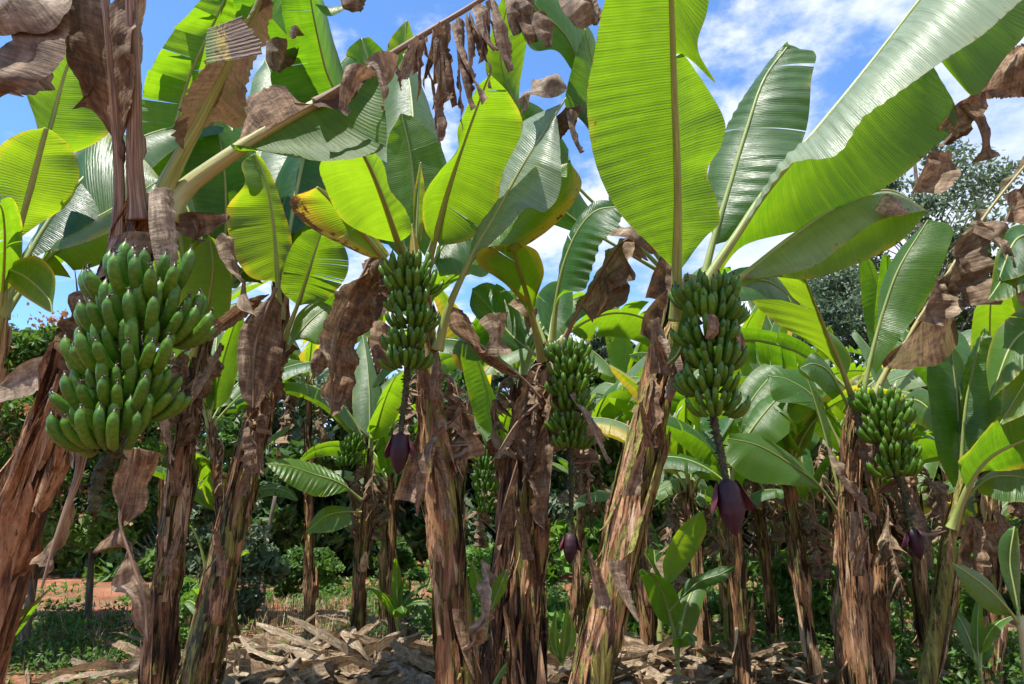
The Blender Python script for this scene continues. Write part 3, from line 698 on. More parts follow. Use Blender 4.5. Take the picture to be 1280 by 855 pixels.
# ---------------------------------------------------------------- B
B = plant((205, 850), 4.5, 'slim dark banana trunk close behind the big left bunch')
trunk(B, [(262, 395), (252, 440), (240, 500), (222, 620), (207, 740), (196, 850)], [4.6, 4.58, 4.55, 4.5, 4.48, 4.45], [.045, .07, .09, .105, .115, .125], nfl=60, seed=12, color=(.6, .4, 0))
tleaf(B, [(250, 430), (225, 300), (215, 200), (232, 110), (262, 40), (300, -40)], 4.6, 3.9, [(.25, 1, [(190, 320), (176, 210), (177, 120), (200, 65), (238, 14), (290, -40)], -.1, dict(tears=(.5, .58, .66, .74, .82, .9), gap=.004, tw=.6)), (.3, 1, [(226, 250), (262, 190), (268, 110), (292, 50), (308, -30)], .15)], r0=.024, r1=.006, color=(0, 0, .3), wave=.04, pleat=.006)
tleaf(B, [(256, 430), (278, 330), (282, 240), (270, 160), (240, 120)], 4.7, 4.3, [(.3, 1, [(262, 330), (240, 250), (225, 180), (238, 122)], -.1), (.3, 1, [(300, 320), (318, 240), (302, 180), (245, 120)], .2)], r0=.02, color=(0, 0, .1))
tleaf(B, [(240, 445), (255, 400), (266, 340), (262, 295)], 4.3, 4.1, [(.2, 1, [(246, 425), (226, 400), (225, 350), (244, 312), (260, 296)], -.05), (.2, 1, [(256, 420), (282, 405), (290, 360), (286, 315), (264, 296)], .05)], r0=.018, color=(.1, 0, .7))
put_leaf(B, LIB[6], at(262, 400, 4.6), R(70), 1.0); put_leaf(B, LIB[0], at(262, 400, 4.6), R(165), .9, color=(0, 0, .3)); put_leaf(B, LIB[4], at(262, 400, 4.6), R(110), 1.0, color=(0, 0, .2))
tleaf(B, [(262, 425), (288, 398), (318, 380), (336, 368)], 4.2, 4.0, [(.1, 1, [(262, 428), (290, 412), (315, 392), (335, 370)], .02), (.1, 1, [(265, 405), (285, 385), (312, 370), (336, 366)], -.05)], dead=True, r0=.012, color=(.1, .2, 0))
tsheet(B, [(268, 300), (276, 320), (290, 340), (308, 360)], [(282, 292), (300, 325), (302, 352), (314, 392)], 3.9, .03, color=(.1, .6, 0), crumple=.03)
for s_, yw in ((0, 200), (3, -70)): put_leaf(B, DLIB[s_], at(254, 440, 4.55), R(yw), .5, dead=True, color=(.1, .2, 0))

# ---------------------------------------------------------------- C
C_ = plant((255, 850), 4.2, 'leaning banana trunk with a broad curled brown leaf hanging at its top')
trunk(C_, [(352, 335), (350, 400), (342, 460), (318, 560), (285, 700), (248, 850)], [4.3, 4.3, 4.28, 4.25, 4.2, 4.15], [.038, .062, .078, .10, .118, .13], nfl=75, seed=14, color=(.75, .5, 0))
tleaf(C_, [(350, 400), (346, 335), (340, 265), (330, 220), (318, 192)], 4.25, 3.9, [(.2, 1, [(346, 352), (312, 345), (288, 305), (284, 262), (306, 230), (302, 205), (316, 192)], -.15), (.25, 1, [(352, 345), (366, 315), (358, 270), (342, 225), (322, 193)], .1)], r0=.022, color=(.15, 0, .85))
tleaf(C_, [(355, 425), (376, 370), (392, 320), (404, 285)], 4.15, 3.9, [(.3, 1, [(372, 382), (352, 360), (362, 315), (380, 290), (402, 284)], -.08), (.3, 1, [(378, 380), (408, 375), (435, 340), (430, 305), (406, 285)], .1)], r0=.018, color=(.05, .05, .4))
tleaf(C_, [(352, 400), (362, 320), (372, 255), (378, 200)], 4.6, 4.6, [(.2, 1, [(350, 350), (346, 290), (352, 240), (376, 200)], .1), (.2, 1, [(385, 350), (402, 290), (398, 240), (380, 200)], -.1)], r0=.02, color=(0, 0, .35))
tleaf(C_, [(356, 440), (378, 412), (398, 392), (414, 382)], 4.3, 4.4, [(.2, 1, [(362, 418), (372, 392), (395, 376), (414, 381)], .05), (.2, 1, [(378, 422), (400, 428), (412, 405), (416, 384)], -.05)], r0=.012, color=(.05, 0, .8))
tleaf(C_, [(345, 360), (330, 395), (318, 440), (316, 510)], 4.0, 3.95, [(.05, 1, [(335, 372), (304, 405), (296, 450), (302, 495), (316, 510)], -.05, dict(crumple=.006, bulge=.2)), (.05, 1, [(352, 380), (354, 420), (348, 470), (322, 508)], .08, dict(crumple=.008))], dead=True, r0=.010, color=(.35, 0, 0), jag=.004, label='broad curled brown leaf hanging against the stem')
put_leaf(C_, LIB[4], at(352, 360, 4.3), R(80), 1.05); put_leaf(C_, LIB[3], at(352, 360, 4.3), R(20), .8); put_leaf(C_, LIB[7], at(352, 360, 4.3), R(130), .8, color=(0, 0, .3))
put_leaf(C_, DLIB[2], at(345, 460, 4.2), R(-100), .5, dead=True)

# ---------------------------------------------------------------- D centre
D = plant((575, 850), 3.9, 'straight banana trunk left of the centre, purple bud hanging at its left side')
trunk(D, [(520, 342), (528, 400), (536, 470), (548, 580), (560, 700), (572, 850)], [3.95, 3.93, 3.9, 3.88, 3.86, 3.84], [.055, .085, .105, .125, .132, .150], nfl=60, seed=16, color=(.62, .1, 0), shag=.9)
bunch(D, np.array([at(520, 350, 3.9), at(512, 332, 3.8), at(516, 350, 3.66), at(516, 390, 3.62), at(512, 430, 3.6), at(509, 462, 3.6)]), scale=.82, hands=6, per=16, seed=21, tail=np.array([at(507, 490, 3.6), at(503, 520, 3.6), at(501, 543, 3.6)]), budscale=.86)
tleaf(D, [(530, 350), (543, 300), (558, 245), (574, 195), (592, 145), (612, 92)], 3.9, 3.2, [(.22, 1, [(545, 305), (531, 285), (530, 248), (554, 216), (575, 190), (574, 160), (594, 112), (612, 92)], -.12), (.22, 1, [(548, 308), (585, 300), (618, 272), (628, 215), (652, 158), (636, 118), (612, 92)], .12)], r0=.026, r1=.005, color=(.05, .0, .5))
tleaf(D, [(516, 352), (497, 302), (478, 248), (460, 205), (440, 170)], 3.9, 2.8, [(.25, 1, [(493, 306), (465, 298), (428, 275), (408, 238), (400, 200), (438, 170)], -.1), (.25, 1, [(500, 305), (516, 290), (508, 262), (486, 236), (474, 200), (442, 170)], .15)], r0=.026, r1=.006, color=(.0, .0, .6))
tleaf(D, [(505, 368), (482, 328), (455, 294), (425, 262), (396, 234)], 3.8, 3.2, [(.3, 1, [(480, 322), (458, 321), (420, 303), (382, 280), (362, 251), (396, 234)], -.12), (.3, 1, [(486, 318), (455, 276), (425, 248), (398, 233)], .1)], r0=.026, r1=.006, color=(.5, .22, 1), label='yellowing leaf with a brown tip')
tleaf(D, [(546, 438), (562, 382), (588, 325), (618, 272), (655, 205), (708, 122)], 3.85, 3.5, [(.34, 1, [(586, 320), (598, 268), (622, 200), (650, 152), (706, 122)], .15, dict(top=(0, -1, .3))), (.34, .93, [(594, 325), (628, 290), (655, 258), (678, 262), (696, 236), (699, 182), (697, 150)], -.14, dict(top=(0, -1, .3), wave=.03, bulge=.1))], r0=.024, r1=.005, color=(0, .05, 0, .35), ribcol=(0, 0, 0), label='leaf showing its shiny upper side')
tleaf(D, [(590, 330), (630, 298), (665, 255), (694, 225), (714, 203)], 3.95, 3.7, [(0., 1, [(600, 320), (640, 262), (680, 215), (713, 202)], .05), (0., 1, [(598, 332), (620, 318), (652, 312), (700, 274), (727, 232), (714, 204)], -.1)], r0=0, color=(.32, .1, .75))
tleaf(D, [(522, 350), (520, 280), (514, 200), (502, 142)], 4.1, 3.9, [(.2, 1, [(512, 320), (490, 250), (482, 180), (500, 142)], .1), (.2, 1, [(530, 320), (560, 240), (552, 185), (524, 150), (504, 142)], -.05)], r0=.02, color=(0, 0, .25))
tleaf(D, [(522, 350), (500, 290), (478, 230), (448, 190)], 4.2, 4.1, [(.2, 1, [(505, 330), (470, 290), (452, 240), (446, 192)], -.1), (.2, 1, [(515, 310), (515, 260), (492, 210), (450, 190)], .1)], r0=.018, color=(0, 0, 0))
tleaf(D, [(522, 350), (521, 300), (523, 240), (526, 203)], 3.9, 3.8, [(.3, 1, [(517, 300), (517, 250), (525, 204)], 0), (.3, 1, [(527, 300), (531, 250), (527, 204)], .05)], r0=.01, color=(.3, 0, 1), label='small furled bright leaf')
tleaf(D, [(520, 360), (519, 320), (515, 280)], 3.7, 3.7, [(.3, 1, [(512, 345), (512, 310), (515, 282)], 0, {}), (.3, 1, [(527, 345), (524, 310), (515, 282)], 0)], r0=.006, color=(.9, 0, 1))
tleaf(D, [(530, 350), (560, 300), (590, 300), (620, 330)], 4.1, 4.3, [(.2, 1, [(545, 310), (575, 285), (605, 295), (620, 328)], .1), (.2, 1, [(550, 345), (580, 340), (605, 345), (620, 330)], -.1)], r0=.014, color=(0, 0, .1))
# dry crown waste on the left
tleaf(D, [(505, 352), (470, 320), (452, 345), (430, 385), (418, 440), (414, 520)], 3.8, 3.7, [(.2, 1, [(470, 318), (438, 352), (412, 375), (402, 405), (398, 440), (402, 490), (412, 522)], -.06), (.2, 1, [(480, 328), (470, 370), (462, 408), (442, 430), (436, 480), (418, 522)], .08)], dead=True, r0=.014, r1=.004, color=(.1, .25, 0), crumple=.035)
tsheet(D, [(466, 400), (462, 430), (470, 458)], [(506, 420), (502, 438), (488, 462)], 3.9, .05, color=(.2, 0, 0), crumple=.04)
tsheet(D, [(452, 330), (456, 360), (440, 395)], [(475, 318), (492, 370), (468, 402)], 3.95, .05, color=(.5, 0, 0), crumple=.03)
tsheet(D, [(392, 440), (388, 455), (392, 472)], [(405, 436), (410, 455), (402, 470)], 3.9, .02, color=(0, .6, 0), crumple=.03)
tsheet(D, [(455, 325), (462, 350), (455, 372)], [(470, 322), (474, 348), (466, 376)], 3.9, .02, color=(.3, .3, 0), crumple=.02)
tsheet(D, [(556, 385), (562, 410), (590, 432)], [(575, 385), (600, 415), (606, 445)], 4.0, .03, color=(0, .0, 0), crumple=.02)
tsheet(D, [(598, 402), (612, 420), (606, 445)], [(636, 385), (634, 420), (642, 442)], 4.1, .03, color=(0, .45, 0), crumple=.025)
tsheet(D, [(592, 520), (565, 512), (545, 505)], [(600, 545), (570, 535), (548, 528)], 3.9, .03, color=(0, .3, 0), crumple=.02)
tsheet(D, [(522, 470), (520, 540), (500, 600), (492, 625)], [(530, 480), (528, 560), (522, 600), (518, 628)], 3.9, .03, color=(0, .5, 0), crumple=.03)
for s_, yw, sc_ in ((0, -10, .5), (2, 190, .4)): put_leaf(D, DLIB[s_], at(536, 470, 3.9), R(yw), sc_, dead=True, color=(0, .3, 0))

# ---------------------------------------------------------------- E
E = plant((660, 850), 4.5, 'shaggy centre trunk with a dark bud on a long thin stalk beside it')
trunk(E, [(690, 428), (678, 480), (668, 550), (662, 650), (660, 750), (660, 850)], [4.55, 4.53, 4.5, 4.5, 4.48, 4.46], [.05, .085, .105, .115, .12, .128], nfl=90, seed=18, color=(.4, .2, 0), shag=1.3)
bunch(E, np.array([at(690, 445, 4.5), at(700, 430, 4.4), at(712, 450, 4.3), at(714, 480, 4.26), at(712, 530, 4.25), at(712, 560, 4.25)]), scale=.80, hands=6, per=16, seed=22, tail=np.array([at(714, 590, 4.25), at(714, 630, 4.25), at(713, 668, 4.25)]), budscale=.72)
tleaf(E, [(678, 450), (660, 375), (646, 325), (642, 305)], 4.45, 3.8, [(.35, 1, [(662, 372), (630, 352), (600, 330), (606, 312), (642, 305)], -.3), (.4, 1, [(664, 365), (676, 345), (668, 315), (644, 305)], -.3)], r0=.026, r1=.010, color=(.3, .05, .7))
tleaf(E, [(690, 440), (694, 390), (704, 335), (722, 290), (745, 264), (778, 258)], 4.5, 4.2, [(.25, 1, [(694, 380), (700, 330), (716, 285), (744, 254), (776, 254)], .05), (.25, 1, [(704, 362), (728, 362), (738, 335), (752, 300), (770, 286), (780, 262)], -.2, dict(top=(0, -1, .3)))], r0=.022, r1=.005, color=(0, 0, 0), pleat=.006)
tleaf(E, [(702, 432), (722, 390), (745, 350), (775, 306), (806, 290)], 4.4, 4.1, [(.25, .95, [(718, 385), (735, 350), (760, 305), (790, 284), (812, 286)], .05), (.3, .92, [(728, 380), (732, 402), (758, 362), (790, 348), (782, 320), (808, 322)], -.08)], dead=True, r0=.020, r1=.006, color=(.15, .1, 0), crumple=.03)
tsheet(E, [(760, 292), (790, 300), (815, 318)], [(785, 284), (818, 292), (826, 310)], 4.05, .05, color=(0, .6, 0), crumple=.04)
tsheet(E, [(752, 345), (756, 372), (742, 400)], [(775, 330), (782, 362), (765, 384)], 4.2, .04, color=(.2, 0, 1), crumple=.02)
tleaf(E, [(685, 440), (690, 400), (698, 368), (714, 355)], 4.8, 5., [(.2, 1, [(675, 400), (672, 370), (690, 352), (714, 354)], 0), (.2, 1, [(700, 410), (715, 390), (716, 357)], 0)], r0=.014)
tleaf(E, [(678, 450), (640, 420), (612, 385), (590, 362)], 4.9, 5.1, [(.2, 1, [(655, 410), (640, 370), (612, 352), (590, 360)], .1), (.2, 1, [(640, 440), (605, 408), (588, 385), (590, 363)], -.1)], r0=.014, color=(0, 0, 0))
for s_, yw, sc_ in ((0, -30, .55), (2, 200, .5), (3, -120, .45), (1, 20, .6), (2, -70, .55)): put_leaf(E, DLIB[s_], at(684, 460, 4.5), R(yw), sc_, dead=True, color=(.05, .4, 0))
tsheet(E, [(635, 378), (655, 395), (660, 420)], [(660, 368), (672, 395), (668, 425)], 4.5, .04, color=(.1, .3, 0), crumple=.04)
tsheet(E, [(712, 492), (735, 525), (760, 580)], [(720, 487), (748, 530), (766, 572)], 4.1, .03, color=(0, .5, 0), crumple=.03)
tleaf(E, [(676, 498), (650, 470), (615, 445), (575, 405)], 4.3, 4.1, [(.3, 1, [(640, 470), (606, 448), (574, 408)], .05)], dead=True, r0=.010, color=(0, .2, 0))
tleaf(E, [(672, 505), (645, 530), (620, 570), (612, 580)], 4.3, 4.2, [(.1, .9, [(668, 512), (648, 540), (622, 574)], .03)], dead=True, r0=.010, color=(0, .4, 0))
tleaf(E, [(668, 510), (640, 600), (628, 640), (618, 690)], 4.7, 4.8, [(.3, 1, [(660, 560), (648, 600), (640, 650), (620, 690)], .05)], dead=True, r0=.012, color=(0, .1, 0))

# E2: darker trunk just behind
E2 = plant((612, 850), 5.0, 'thinner dark banana trunk between the two centre trunks')
trunk(E2, [(655, 470), (645, 560), (632, 660), (620, 760), (612, 850)], 5.1, [.05, .075, .09, .10, .11], nfl=45, seed=19, color=(.05, .6, 0))
for s_, yw, sc_ in ((1, 100, .9), (3, 60, .8), (5, 170, .7), (7, 20, .7)): put_leaf(E2, LIB[s_], at(655, 475, 5.1), R(yw), sc_, color=(0, 0, random.random() * .5))
put_leaf(E2, DLIB[0], at(655, 475, 5.1), R(-150), .6, dead=True)

# ---------------------------------------------------------------- F
F = plant((745, 850), 3.6, 'thick leaning banana trunk carrying a bunch and the biggest purple bud on its right')
trunk(F, [(862, 345), (850, 390), (836, 430), (822, 480), (800, 580), (772, 700), (738, 850)], [3.62, 3.62, 3.6, 3.6, 3.58, 3.55, 3.52], [.05, .07, .105, .125, .12, .125, .15], nfl=62, seed=20, color=(.8, .3, 0), shag=.9)
bunch(F, np.array([at(862, 372, 3.55), at(874, 352, 3.45), at(884, 372, 3.35), at(886, 420, 3.3), at(888, 470, 3.28), at(892, 520, 3.27)]), scale=.92, hands=6, per=16, seed=23, tail=np.array([at(898, 550, 3.27), at(903, 575, 3.27), at(908, 602, 3.27)]), budscale=1.04)
tleaf(F, [(846, 400), (846, 330), (847, 240), (843, 120), (839, 0), (836, -80)], 3.5, 2.5,
      [(.13, 1, [(844, 338), (815, 308), (772, 262), (744, 200), (733, 125), (742, 70), (758, -5), (790, -80)], -.1), (.13, .72, [(850, 338), (878, 300), (899, 278), (894, 245), (882, 214), (900, 180), (903, 150), (880, 108), (852, 66)], .12), (.72, 1, [(852, 62), (895, 104), (872, 60), (885, 10), (892, -60)], .1)], r0=.028, r1=.010, color=(.02, .02, .35), wave=.015, tears=(), label='very large leaf held upright, light shining through it')
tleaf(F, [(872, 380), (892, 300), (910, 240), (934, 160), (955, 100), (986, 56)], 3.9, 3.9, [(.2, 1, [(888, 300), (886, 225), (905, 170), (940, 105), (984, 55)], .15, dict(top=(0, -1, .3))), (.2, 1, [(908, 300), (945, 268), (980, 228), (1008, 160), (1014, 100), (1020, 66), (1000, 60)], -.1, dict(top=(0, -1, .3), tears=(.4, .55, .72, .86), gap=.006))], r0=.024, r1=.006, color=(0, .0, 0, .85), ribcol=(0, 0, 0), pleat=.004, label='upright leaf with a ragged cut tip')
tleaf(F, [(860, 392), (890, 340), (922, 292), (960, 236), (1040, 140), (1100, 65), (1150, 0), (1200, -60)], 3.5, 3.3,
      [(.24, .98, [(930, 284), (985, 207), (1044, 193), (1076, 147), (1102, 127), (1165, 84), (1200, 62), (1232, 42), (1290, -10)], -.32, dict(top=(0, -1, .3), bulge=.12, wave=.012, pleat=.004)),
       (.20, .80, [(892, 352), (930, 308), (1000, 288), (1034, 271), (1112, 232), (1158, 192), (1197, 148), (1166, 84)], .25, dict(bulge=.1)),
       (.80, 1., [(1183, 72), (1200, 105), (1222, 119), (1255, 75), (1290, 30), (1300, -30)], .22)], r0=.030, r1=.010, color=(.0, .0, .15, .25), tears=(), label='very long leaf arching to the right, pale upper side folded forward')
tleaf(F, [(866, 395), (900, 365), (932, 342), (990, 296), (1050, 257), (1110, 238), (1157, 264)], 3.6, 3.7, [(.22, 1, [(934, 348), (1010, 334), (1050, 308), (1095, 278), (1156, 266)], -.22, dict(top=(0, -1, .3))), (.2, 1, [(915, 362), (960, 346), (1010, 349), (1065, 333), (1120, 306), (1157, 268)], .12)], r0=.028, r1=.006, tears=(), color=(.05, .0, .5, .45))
tsheet(F, [(1092, 262), (1108, 268), (1130, 270)], [(1110, 235), (1125, 240), (1142, 262)], 3.45, .03, color=(0, .8, 0), crumple=.03)
tleaf(F, [(862, 392), (890, 372), (920, 355), (960, 352), (1000, 380)], 3.8, 4.2, [(.2, 1, [(880, 360), (925, 335), (965, 340), (1000, 378)], .05), (.2, 1, [(890, 385), (930, 378), (970, 375), (1000, 382)], -.1)], r0=.02, color=(0, 0, .2))
put_leaf(F, LIB[5], at(862, 380, 3.6), R(65), .7)
# silver-green stub and dry pieces at the crown
tleaf(F, [(868, 345), (862, 400), (848, 440), (834, 455)], 3.3, 3.25, [(.1, 1, [(860, 360), (850, 410), (836, 452)], -.02), (.1, 1, [(878, 360), (870, 410), (842, 455)], .03)], r0=.012, color=(0, .1, .3), name='bract')
tsheet(F, [(826, 318), (812, 345), (806, 372)], [(842, 326), (834, 352), (830, 375)], 3.75, .04, color=(.45, .2, 0), crumple=.04)
tsheet(F, [(832, 362), (806, 390), (800, 418)], [(840, 368), (836, 405), (822, 436)], 3.7, .04, color=(.45, 0, 0), crumple=.04)
tsheet(F, [(812, 400), (814, 430), (812, 468)], [(822, 398), (834, 435), (836, 466)], 3.42, .02, color=(0, .3, 0), crumple=.008)
tsheet(F, [(884, 392), (886, 408), (882, 424)], [(905, 400), (908, 418), (896, 426)], 3.12, .03, color=(0, .1, 0), crumple=.02)
tsheet(F, [(918, 412), (925, 430), (928, 440)], [(930, 420), (934, 432), (932, 442)], 3.2, .03, color=(0, .0, 0), crumple=.02)
for s_, yw, sc_ in ((2, 160, .45), (2, -60, .4)): put_leaf(F, DLIB[s_], at(838, 425, 3.6), R(yw), sc_, dead=True, color=(.2, .1, 0))

# ---------------------------------------------------------------- T: tall plant behind the centre, leaves at the top edge
T_ = plant((790, 700), 5.6, 'tall banana plant mostly hidden behind the thick leaning trunk')
trunk(T_, [(846, 345), (832, 450), (808, 580), (768, 740)], 5.4, [.05, .08, .1, .11], nfl=30, seed=25, color=(.5, .3, 0), detail=.6)
tleaf(T_, [(842, 350), (745, 180), (715, 60), (672, 10), (640, -30)], 5.4, 4.4, [(.5, 1, [(742, 150), (700, 68), (660, 60), (635, -20)], -.1), (.4, 1, [(752, 90), (740, 40), (700, 0), (650, -40)], .1)], r0=.024, color=(0, 0, .2))
tleaf(T_, [(842, 350), (750, 200), (742, 90), (731, 36)], 5.2, 4.6, [(.5, 1, [(742, 140), (735, 136), (707, 132), (716, 80), (730, 37)], -.1, dict(top=(0, -1, .3))), (.5, 1, [(752, 140), (752, 80), (732, 37)], .1)], r0=.02)
tleaf(T_, [(842, 350), (690, 200), (640, 120), (625, 60), (640, -20)], 5.3, 4.6, [(.6, 1, [(652, 138), (614, 105), (607, 70), (618, 20), (638, -20)], -.1), (.6, 1, [(650, 110), (656, 70), (665, 10), (642, -20)], .1)], r0=.02, color=(0, 0, .7))
tleaf(T_, [(842, 350), (700, 260), (660, 180), (640, 120)], 5.5, 5.0, [(.3, 1, [(690, 280), (640, 220), (620, 170), (640, 120)], -.1), (.3, 1, [(720, 240), (705, 180), (680, 140), (642, 120)], .1)], r0=.02)
tleaf(T_, [(842, 350), (782, 250), (800, 150), (790, 60)], 5.6, 5.2, [(.3, 1, [(760, 250), (765, 150), (788, 60)], -.1), (.3, 1, [(800, 240), (830, 160), (792, 60)], .1)], r0=.02)
for (a, b, w, c) in [((640, 0), (648, 45), 9, .3), ((655, -5), (668, 55), 12, 0), ((672, 20), (690, 60), 10, .1), ((648, -8), (662, 20), 10, .4)]:
    tsheet(T_, [(a[0] - w, a[1]), ((a[0] + b[0]) / 2 - w, (a[1] + b[1]) / 2), (b[0] - w * .6, b[1])], [(a[0] + w, a[1]), ((a[0] + b[0]) / 2 + w, (a[1] + b[1]) / 2), (b[0] + w * .6, b[1] - 4)], 4.3, .04, color=(.4, c, 0), crumple=.04, name='dead_strip')
tsheet(T_, [(695, -10), (705, 12), (722, 32), (735, 35)], [(720, -25), (745, -10), (758, 12), (748, 28)], 4.3, .05, color=(.3, .3, 0), crumple=.06)
tsheet(T_, [(645, 128), (660, 120), (690, 118), (712, 108)], [(655, 135), (665, 100), (690, 88), (716, 95)], 3.52, .04, color=(.2, .7, 0), crumple=.05)
tsheet(T_, [(668, 172), (690, 150), (706, 135)], [(680, 178), (700, 170), (718, 140)], 3.6, .04, color=(.5, 0, 0), crumple=.03)
tsheet(T_, [(708, 138), (712, 160), (726, 192)], [(722, 140), (724, 160), (734, 188)], 3.55, .03, color=(.5, .3, 0), crumple=.03, name='dead_strip')

# U: a tall plant behind plant A, leaves at the top left centre
U = plant((330, 700), 5.2, 'tall banana plant behind the long crossing leaf stalk, its leaves touching the top edge')
trunk(U, [(352, 325), (338, 430), (312, 540), (262, 740)], 5.6, [.05, .08, .1, .11], nfl=30, seed=26, color=(.5, .3, 0), detail=.6)
tleaf(U, [(352, 335), (430, 180), (405, 80), (390, 10), (385, -40)], 5.3, 3.6, [(.52, 1, [(412, 120), (360, 140), (338, 95), (360, 60), (352, -10), (380, -40)], -.1), (.4, 1, [(430, 100), (424, 70), (412, 30), (400, -30)], .12)], r0=.02, color=(0, 0, .0))
tleaf(U, [(352, 335), (440, 170), (370, 60), (330, 10), (300, -40)], 5.2, 3.8, [(.6, 1, [(372, 50), (330, 50), (296, 25), (290, -35)], -.1), (.6, 1, [(385, 40), (380, 10), (340, -40)], .1)], r0=.0, color=(0, 0, 0))
tleaf(U, [(352, 335), (420, 250), (400, 180), (345, 120)], 5.0, 4.2, [(.5, 1, [(400, 185), (365, 190), (338, 150), (345, 122)], -.1), (.5, 1, [(400, 165), (385, 130), (350, 115)], .1)], r0=0, color=(0, 0, .1))
tleaf(U, [(352, 335), (460, 200), (500, 110), (508, 26)], 5.3, 5.0, [(.6, 1, [(490, 120), (484, 60), (505, 27)], -.05), (.6, 1, [(505, 120), (518, 60), (510, 26)], .05)], r0=.014, color=(.1, .05, .8))
tleaf(U, [(352, 335), (455, 210), (470, 120), (452, 48)], 5.3, 5.0, [(.5, 1, [(455, 120), (432, 70), (450, 48)], -.05), (.5, 1, [(478, 130), (492, 80), (462, 46)], .05)], r0=.014, color=(0, 0, .1), tears=(.6,))
tleaf(U, [(352, 335), (400, 280), (385, 220), (350, 205)], 5.3, 5.2, [(.3, 1, [(390, 290), (362, 260), (350, 206)], -.1), (.3, 1, [(412, 260), (405, 220), (352, 203)], .1)], r0=.014, color=(0, 0, .1))
tleaf(U, [(395, 5), (418, 8), (440, 0), (455, -12)], 3.8, 3.7, [(0, 1, [(396, 8), (410, 22), (430, 16), (452, -8)], -.02)], r0=0, color=(0, 0, .2))
tsheet(U, [(424, -12), (428, 8), (436, 14)], [(458, -12), (452, 10), (446, 15)], 3.7, .03, color=(.5, 0, 0), crumple=.02)
tsheet(U, [(332, 52), (334, 75), (345, 90)], [(368, 40), (372, 55), (356, 80)], 3.9, .04, color=(.7, 0, .5), crumple=.06)
tsheet(U, [(366, 30), (362, 42), (366, 50)], [(382, 26), (380, 34), (374, 48)], 3.8, .04, color=(0, 1, 0), crumple=.03)

# ---------------------------------------------------------------- G
Gp = plant((1075, 850), 5.0, 'upright brown banana trunk with a bunch above a purple bud with open bract')
trunk(Gp, [(1078, 500), (1066, 540), (1062, 600), (1066, 700), (1072, 780), (1078, 850)], 5.0, [.042, .066, .085, .098, .108, .115], nfl=95, seed=30, color=(.45, .3, 0), shag=1.1)
bunch(Gp, np.array([at(1080, 505, 4.95), at(1090, 498, 4.85), at(1100, 512, 4.75), at(1106, 540, 4.7), at(1114, 570, 4.7), at(1120, 592, 4.7)]), scale=1.0, hands=5, per=18, seed=24, opened=((R(30), 1.3), (R(200), .3)), tail=np.array([at(1130, 615, 4.7), at(1134, 640, 4.7), at(1140, 662, 4.7)]), budscale=.82)
tleaf(Gp, [(1070, 510), (1048, 450), (1026, 398), (1006, 346)], 4.9, 4.3, [(.15, 1, [(1040, 446), (1000, 420), (960, 395), (938, 368), (965, 345), (1005, 346)], -.1, dict(tears=(.7,))), (.2, 1, [(1055, 455), (1066, 450), (1052, 425), (1030, 402), (1008, 347)], .1)], r0=.024, color=(.1, .02, .85))
tleaf(Gp, [(1076, 505), (1088, 450), (1104, 390), (1124, 335), (1160, 275)], 4.95, 4.8, [(.2, 1, [(1078, 460), (1094, 405), (1098, 360), (1120, 315), (1158, 275)], .1, dict(top=(0, -1, .3))), (.2, 1, [(1095, 468), (1128, 420), (1162, 368), (1184, 315), (1190, 284), (1162, 274)], -.1, dict(top=(0, -1, .3)))], r0=.02, ribcol=(0, 0, 0), color=(0, 0, .35))
tleaf(Gp, [(1086, 510), (1106, 468), (1130, 430), (1180, 350), (1235, 265), (1295, 190)], 4.9, 4.5, [(.28, .6, [(1112, 462), (1135, 462), (1175, 455), (1197, 425), (1194, 395), (1196, 345)], -.05, dict(crumple=.01)), (.35, 1, [(1140, 410), (1160, 378), (1200, 300), (1240, 245), (1290, 185)], .05)], dead=True, r0=.026, r1=.008, color=(.1, .1, .8), crumple=.03, ribdead=False, ribcol=(.7, 0, 0))
tsheet(Gp, [(1168, 345), (1160, 375), (1145, 400)], [(1195, 330), (1205, 365), (1178, 405)], 4.55, .05, color=(.1, .5, 0), crumple=.05)
tsheet(Gp, [(1195, 300), (1190, 350), (1210, 385)], [(1215, 290), (1222, 345), (1238, 378)], 4.5, .05, color=(.4, .2, 0), crumple=.05)
tsheet(Gp, [(1216, 290), (1240, 300), (1275, 328)], [(1225, 270), (1256, 280), (1285, 322)], 4.45, .05, color=(.4, 0, 0), crumple=.03)
tsheet(Gp, [(1255, 245), (1262, 262), (1250, 285)], [(1285, 225), (1290, 250), (1280, 275)], 4.45, .05, color=(0, .3, 0), crumple=.04)
tsheet(Gp, [(1102, 452), (1112, 440), (1130, 428)], [(1105, 462), (1122, 450), (1134, 436)], 4.8, .02, color=(0, 0, 0), crumple=.02)
tleaf(Gp, [(1066, 520), (1040, 470), (1018, 455), (1000, 460)], 5.1, 4.9, [(.3, 1, [(1045, 470), (1020, 440), (1000, 458)], .1), (.3, 1, [(1040, 500), (1015, 475), (1000, 462)], -.1)], r0=.016, color=(0, 0, .3))
put_leaf(Gp, LIB[2], at(1078, 505, 5.), R(150), .7)
for s_, yw, sc_ in ((0, -20, .55), (2, 30, .5)): put_leaf(Gp, DLIB[s_], at(1078, 520, 5.), R(yw), sc_, dead=True)

